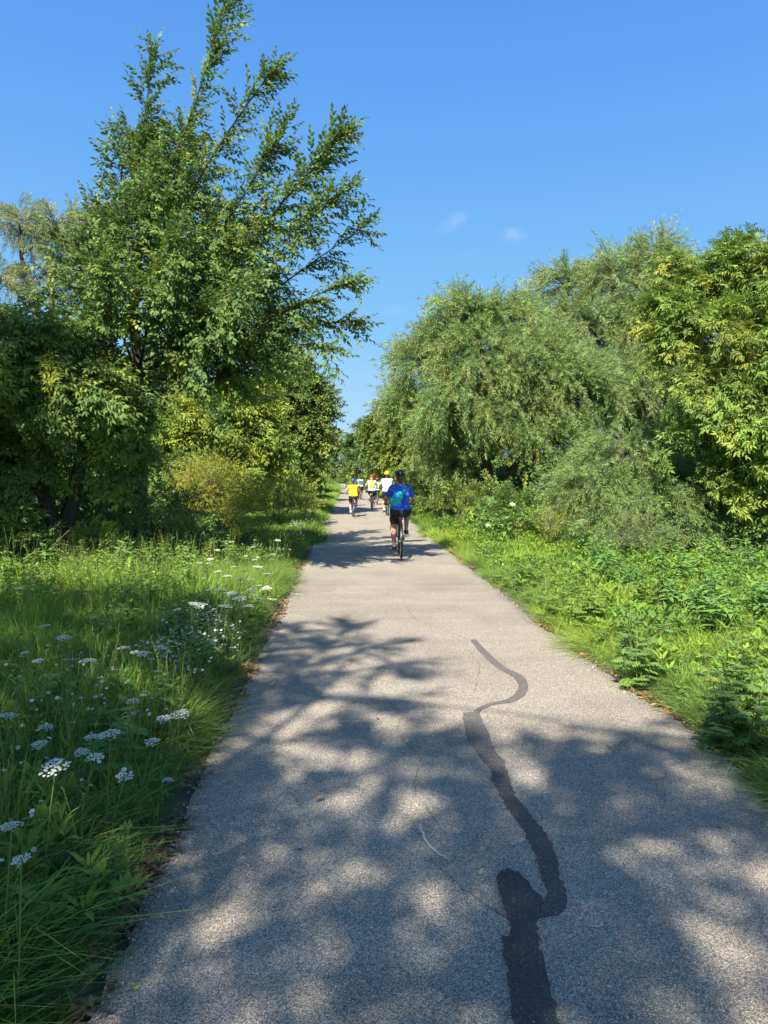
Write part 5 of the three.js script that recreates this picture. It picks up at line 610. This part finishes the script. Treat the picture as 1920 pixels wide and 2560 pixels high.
const tailGeo = sdfGeo((p) => smin(cap(p, [0, 1.58, 0.0], [0, 1.44, 0.075], 0.045, 0.04), cap(p, [0, 1.44, 0.075], [0.0, 1.28, 0.13], 0.04, 0.018), 0.03), [-0.07, 1.22, -0.08], [0.07, 1.66, 0.2], 0.009);
const backDir = V(0, 0.33, -0.18).normalize();                        // up along the rider's back
const slingGeo = sdfGeo((p) => { const c = [-0.045, 1.21, 0.195], dx = p[0] - c[0], dy = p[1] - c[1], dz = p[2] - c[2], v = dy * backDir.y + dz * backDir.z, w = -dy * backDir.z + dz * backDir.y, a = 0.62, X = dx * Math.cos(a) - v * Math.sin(a), Y = dx * Math.sin(a) + v * Math.cos(a), ww = 0.105 - 0.045 * (Y / 0.21), q = Math.hypot(X / Math.max(0.03, ww), Y / 0.225, w / 0.075) - 1; return q * 0.07; }, [-0.3, 0.95, 0.02], [0.2, 1.48, 0.36], 0.0095);
const packGeo = sdfGeo((p) => { const c = [0, 1.23, 0.18], dx = Math.abs(p[0] - c[0]), dy = p[1] - c[1], dz = p[2] - c[2], v = Math.abs(dy * backDir.y + dz * backDir.z), w = Math.abs(-dy * backDir.z + dz * backDir.y), x = Math.max(dx - 0.09, 0), y = Math.max(v - 0.12, 0), z = Math.max(w - 0.025, 0); return Math.hypot(x, y, z) - 0.05; }, [-0.2, 0.98, 0.0], [0.2, 1.5, 0.36], 0.011);
const mt = { rubber: plain(0.022, 0.022, 0.024, 0.85), alu: plain(0.55, 0.55, 0.56, 0.35, 0.9), black: plain(0.018, 0.018, 0.02, 0.45), steel: plain(0.4, 0.4, 0.42, 0.3, 1) };
const eyeBlack = plain(0.03, 0.02, 0.02, 0.3), lipM = plain(0.35, 0.13, 0.1, 0.6), eyeBall = new THREE.SphereGeometry(0.013, 10, 8), lipGeo = new THREE.CapsuleGeometry(0.006, 0.03, 3, 8).rotateZ(Math.PI / 2);
const WHEEL = (() => { const spk = new G(); for (let k = 0; k < 28; k++) { const a = k / 28 * 6.283, b = a + (k % 2 ? 0.35 : -0.35), x = k % 4 < 2 ? 0.025 : -0.025; tube(spk, [V(x, Math.sin(b) * 0.025, Math.cos(b) * 0.025), V(0, Math.sin(a) * 0.305, Math.cos(a) * 0.305)], 0.0013, 3, 1); } const ring = (R0, r, sq) => { const g = new THREE.TorusGeometry(R0, r, 8, 44).rotateY(Math.PI / 2); g.scale(sq, 1, 1); return g; }; return { tyre: ring(0.326, 0.019, 1), rim: ring(0.306, 0.011, 0.9), hub: new THREE.CylinderGeometry(0.02, 0.02, 0.09, 10).rotateZ(Math.PI / 2), spokes: spk.build(true) }; })();
function bar(pts, r, sides = 8) { const g = new G(); capTube(g, pts.map((p) => V(...p)), r, sides, 1); return g.build(true); }
function bicycle(pos, turn, sc, label, paint, s) {
  const t = thing('bicycle', label, 'bicycle', pos, turn); t.scale.setScalar(sc);
  for (const z of [0.46, -0.6]) { const w = new THREE.Group(); w.name = 'wheel'; w.position.set(0, 0.345, z); w.rotation.x = z; t.add(w); part('tyre', WHEEL.tyre, mt.rubber, w); part('rim', WHEEL.rim, mt.alu, w); part('hub', WHEEL.hub, mt.steel, w); part('spokes', WHEEL.spokes, mt.steel, w, 'stuff'); }
  const fm = plain(...paint, 0.35), BB = [0, 0.29, 0], ST = [0, 0.74, 0.17], HT = [0, 0.92, -0.42], HB = [0, 0.78, -0.46];
  part('frame', mergeGeometries([bar([BB, ST], 0.016), bar([BB, HB], 0.019), bar([[0, 0.7, 0.155], [0, 0.88, -0.43]], 0.015), bar([HB, HT], 0.02), ...[-1, 1].flatMap((m) => [bar([[m * 0.02, 0.29, 0.03], [m * 0.055, 0.345, 0.46]], 0.009), bar([[m * 0.015, 0.7, 0.165], [m * 0.055, 0.345, 0.46]], 0.0075)])]), fm, t);
  part('fork', mergeGeometries([bar([[0, 0.78, -0.46], [0, 0.7, -0.485]], 0.018), ...[-1, 1].map((m) => bar([[m * 0.03, 0.72, -0.48], [m * 0.05, 0.55, -0.53], [m * 0.05, 0.345, -0.6]], 0.011))]), fm, t);
  part('seat_post', bar([ST, [0, 0.845, 0.21]], 0.013), mt.steel, t);
  part('saddle', sdfGeo((p) => smin(ell(p, [0, 0.85, 0.27], [0.075, 0.026, 0.075]), cap(p, [0, 0.855, 0.25], [0, 0.85, 0.08], 0.045, 0.02), 0.04), [-0.1, 0.8, 0.02], [0.1, 0.9, 0.37], 0.011), mt.black, t);
  part('handlebar', mergeGeometries([bar([HT, [0, 1.03, -0.44], [0, 1.055, -0.455]], 0.015), bar([[-0.33, 1.055, -0.462], [-0.15, 1.058, -0.47], [0, 1.055, -0.462], [0.15, 1.058, -0.47], [0.33, 1.055, -0.462]], 0.0125)]), mt.black, t);
  for (const m of [-1, 1]) part('grip', bar([[m * 0.235, 1.056, -0.464], [m * 0.34, 1.055, -0.462]], 0.0165), mt.rubber, t);
  part('chainring', new THREE.CylinderGeometry(0.085, 0.085, 0.006, 26).rotateZ(Math.PI / 2).translate(0.06, 0.29, 0), mt.steel, t);
  for (const m of [-1, 1]) { const down = m === -s ? -1 : 1, y = 0.29 + down * 0.165, x = m * 0.085; const c = part('crank', bar([[x, 0.29, 0], [x, y, down * 0.02]], 0.011), mt.alu, t); part('pedal', new THREE.BoxGeometry(0.085, 0.018, 0.07).translate(m * 0.14, y, down * 0.02 - 0.02), mt.black, c); }
  part('mudguard', (() => { const g = new G(); let pr = null; for (let k = 0; k <= 14; k++) { const a = 0.15 + k / 14 * 1.9, row = [-0.028, 0, 0.028].map((x, j) => g.v(x, 0.345 + Math.sin(a) * (j === 1 ? 0.372 : 0.362), 0.46 + Math.cos(a) * (j === 1 ? 0.372 : 0.362))); if (pr) for (let j = 0; j < 2; j++) g.q(pr[j], pr[j + 1], row[j + 1], row[j]); pr = row; } return g.build(true); })(), Object.assign(mt.black.clone(), { side: THREE.DoubleSide }), t);
  const refl = part('reflector', sdfGeo((p) => ell(p, [0, 0.72, 0.245], [0.036, 0.042, 0.016]), [-0.06, 0.66, 0.21], [0.06, 0.78, 0.28], 0.008), plain(0.62, 0.03, 0.02, 0.2), t); void refl;
  part('saddle_bag', sdfGeo((p) => { const x = Math.max(Math.abs(p[0]) - 0.028, 0), y = Math.max(Math.abs(p[1] - 0.795) - 0.018, 0), z = Math.max(Math.abs(p[2] - 0.29) - 0.03, 0); return Math.hypot(x, y, z) - 0.015; }, [-0.07, 0.74, 0.22], [0.07, 0.85, 0.36], 0.01), plain(0.12, 0.12, 0.13, 0.6), t);
  return t;
}
const skinM = [plain(0.52, 0.29, 0.19, 0.55), plain(0.60, 0.36, 0.26, 0.55)], cloth = (r, g, b) => new THREE.MeshPhysicalMaterial({ color: col(r, g, b), roughness: 0.85, sheen: 0.4, sheenRoughness: 0.6 });
function rider(o) {
  const [x, z] = o.at, pos = [x, pathY(x, z), z], G_ = RID[o.s > 0 ? 0 : 1], t = thing('person', o.label, 'person', pos, o.turn ?? 0); t.scale.setScalar(o.sc);
  part('body', G_.skin, skinM[o.skin ?? 0], t); part('shirt', G_.shirt, cloth(...o.shirt), t); part('shorts', G_.shorts, cloth(...o.shorts), t);
  const sm = plain(...o.shoes, 0.6); G_.shoes.forEach((g) => part('shoe', g, sm, t)); if (o.socks) { const k = cloth(...o.socks); G_.socks.forEach((g) => part('sock', g, k, t)); }
  part('helmet', o.round ? helmetRound : helmetGeo, plain(...o.helmet, 0.3), t); part('hair', hairGeo, plain(...(o.hair ?? [0.05, 0.03, 0.02]), 0.6), t); if (o.tail) part('ponytail', tailGeo, plain(...o.hair, 0.6), t);
  for (const m of [-1, 1]) part('eye', eyeBall, eyeBlack, t).position.set(m * 0.032, 1.65, -0.205); part('mouth', lipGeo, lipM, t).position.set(0, 1.585, -0.208);
  if (o.badge) part('helmet_badge', sdfGeo((p) => Math.max(ell(p, [0, 1.7, -0.005], [0.018, 0.04, 0.03])), [-0.03, 1.65, -0.05], [0.03, 1.75, 0.04], 0.007), plain(0.75, 0.45, 0.45, 0.4), t);
  if (o.number) { const g = new G(); tube(g, [V(0, 1.375, 0.115), V(0, 1.29, 0.165)], 0.008, 5, 1); tube(g, [V(0, 1.375, 0.115), V(-0.02, 1.36, 0.125)], 0.007, 5, 1); part('print', g.build(true), plain(0.05, 0.05, 0.12, 0.8), t); }
  bicycle(pos, o.turn ?? 0, o.sc, o.bike, o.paint, o.s);
  if (o.bag) { const b = thing(o.bag === 'sling' ? 'sling_bag' : 'backpack', o.bagLabel, 'bag', pos, o.turn ?? 0); b.scale.setScalar(o.sc); const bm = new THREE.MeshPhysicalMaterial({ color: col(...o.bagColor), roughness: 0.5, sheen: 0.3 }), sm2 = plain(...(o.strap ?? [0.02, 0.025, 0.03]), 0.7);
    part('pouch', o.bag === 'sling' ? slingGeo : packGeo, bm, b);
    if (o.bag === 'sling') { part('strap', mergeGeometries([bar(curve([V(0.075, 1.33, 0.15), V(0.13, 1.44, 0.06), V(0.14, 1.485, -0.03), V(0.09, 1.42, -0.14), V(0, 1.25, -0.13), V(-0.12, 1.08, 0.02), V(-0.2, 1.04, 0.14), V(-0.17, 1.06, 0.2)], 20).map((p) => p.toArray()), 0.014, 6), bar(curve([V(0.1, 1.37, 0.135), V(0.04, 1.2, 0.225), V(-0.02, 1.05, 0.275), V(-0.1, 1.0, 0.28)], 12).map((p) => p.toArray()), 0.016, 6)]), plain(0.012, 0.06, 0.10, 0.7), b); part('zip', bar(curve([V(-0.15, 1.13, 0.28), V(-0.1, 1.2, 0.272), V(-0.02, 1.29, 0.235)], 8).map((p) => p.toArray()), 0.006, 5), plain(0.02, 0.15, 0.18, 0.6), b); }
    else for (const m of [-1, 1]) part('strap', bar(curve([V(m * 0.08, 1.36, 0.12), V(m * 0.11, 1.47, 0.0), V(m * 0.115, 1.44, -0.12), V(m * 0.13, 1.25, -0.1), V(m * 0.14, 1.12, 0.06), V(m * 0.1, 1.1, 0.17)], 16).map((p) => p.toArray()), 0.013, 6), sm2, b); }
}
rider({ at: [1.06, -14.98], sc: 1.0, s: 1, turn: -0.03, label: 'rider in a blue shirt and black shorts with dark helmet, nearest on the path', bike: 'black bicycle under the rider in blue', paint: [0.02, 0.02, 0.022], shirt: [0.03, 0.10, 0.52], shorts: [0.014, 0.014, 0.018], shoes: [0.03, 0.03, 0.035], helmet: [0.016, 0.016, 0.019], hair: [0.11, 0.045, 0.028], badge: true, bag: 'sling', bagLabel: 'teal sling bag across the back of the rider in blue', bagColor: [0.004, 0.42, 0.46] });
rider({ at: [0.18, -28.1], sc: 0.83, s: 1, turn: 0.05, skin: 1, label: 'young rider in a yellow shirt with blue helmet on the left of the path', bike: 'dark bicycle under the rider in yellow', paint: [0.03, 0.03, 0.035], shirt: [0.82, 0.50, 0.012], shorts: [0.025, 0.025, 0.03], shoes: [0.06, 0.06, 0.07], socks: [0.75, 0.75, 0.75], helmet: [0.02, 0.09, 0.42], number: true });
rider({ at: [1.53, -29.0], sc: 0.99, s: 1, turn: 0.02, label: 'rider in a white shirt with bright yellow helmet partly behind the rider in blue', bike: 'dark bicycle under the rider in white', paint: [0.05, 0.05, 0.06], shirt: [0.66, 0.66, 0.68], shorts: [0.03, 0.03, 0.035], shoes: [0.03, 0.03, 0.03], socks: [0.7, 0.7, 0.7], helmet: [0.80, 0.72, 0.015], round: true });
rider({ at: [1.06, -33.5], sc: 0.9, s: -1, turn: 0.02, skin: 1, label: 'rider with red helmet and fair hair carrying a lime green backpack', bike: 'grey bicycle under the rider with the lime backpack', paint: [0.2, 0.2, 0.22], shirt: [0.58, 0.62, 0.42], shorts: [0.03, 0.03, 0.035], shoes: [0.5, 0.45, 0.42], helmet: [0.62, 0.03, 0.02], hair: [0.42, 0.27, 0.10], tail: true, bag: 'pack', bagLabel: 'lime green backpack on the rider with fair hair', bagColor: [0.28, 0.72, 0.03], strap: [0.2, 0.5, 0.03] });
rider({ at: [1.5, -38.5], sc: 0.8, s: 1, turn: 0, label: 'small rider with red helmet and mint shirt beside the lime backpack', bike: 'dark bicycle under the small rider in mint', paint: [0.04, 0.04, 0.05], shirt: [0.50, 0.74, 0.58], shorts: [0.05, 0.05, 0.06], shoes: [0.05, 0.05, 0.05], helmet: [0.50, 0.03, 0.025], bag: 'pack', bagLabel: 'thin dark strapped mint bag on the small rider with red helmet', bagColor: [0.55, 0.75, 0.6], strap: [0.02, 0.02, 0.025] });
rider({ at: [0.72, -45.2], sc: 0.84, s: -1, turn: 0.03, label: 'farthest rider in pale blue shirt with black helmet', bike: 'black bicycle under the farthest rider', paint: [0.02, 0.02, 0.02], shirt: [0.50, 0.68, 0.74], shorts: [0.02, 0.02, 0.025], shoes: [0.02, 0.02, 0.02], helmet: [0.018, 0.035, 0.03], bag: 'pack', bagLabel: 'black backpack on the farthest rider', bagColor: [0.02, 0.035, 0.05] });
rider({ at: [0.42, -37.2], sc: 0.7, s: 1, turn: 0.03, label: 'small rider in dark red mostly hidden behind the rider in yellow', bike: 'small bicycle mostly hidden behind the rider in yellow', paint: [0.3, 0.05, 0.06], shirt: [0.22, 0.015, 0.03], shorts: [0.16, 0.012, 0.025], shoes: [0.02, 0.02, 0.02], socks: [0.7, 0.7, 0.7], helmet: [0.02, 0.05, 0.2] });

renderer.render(scene, camera);
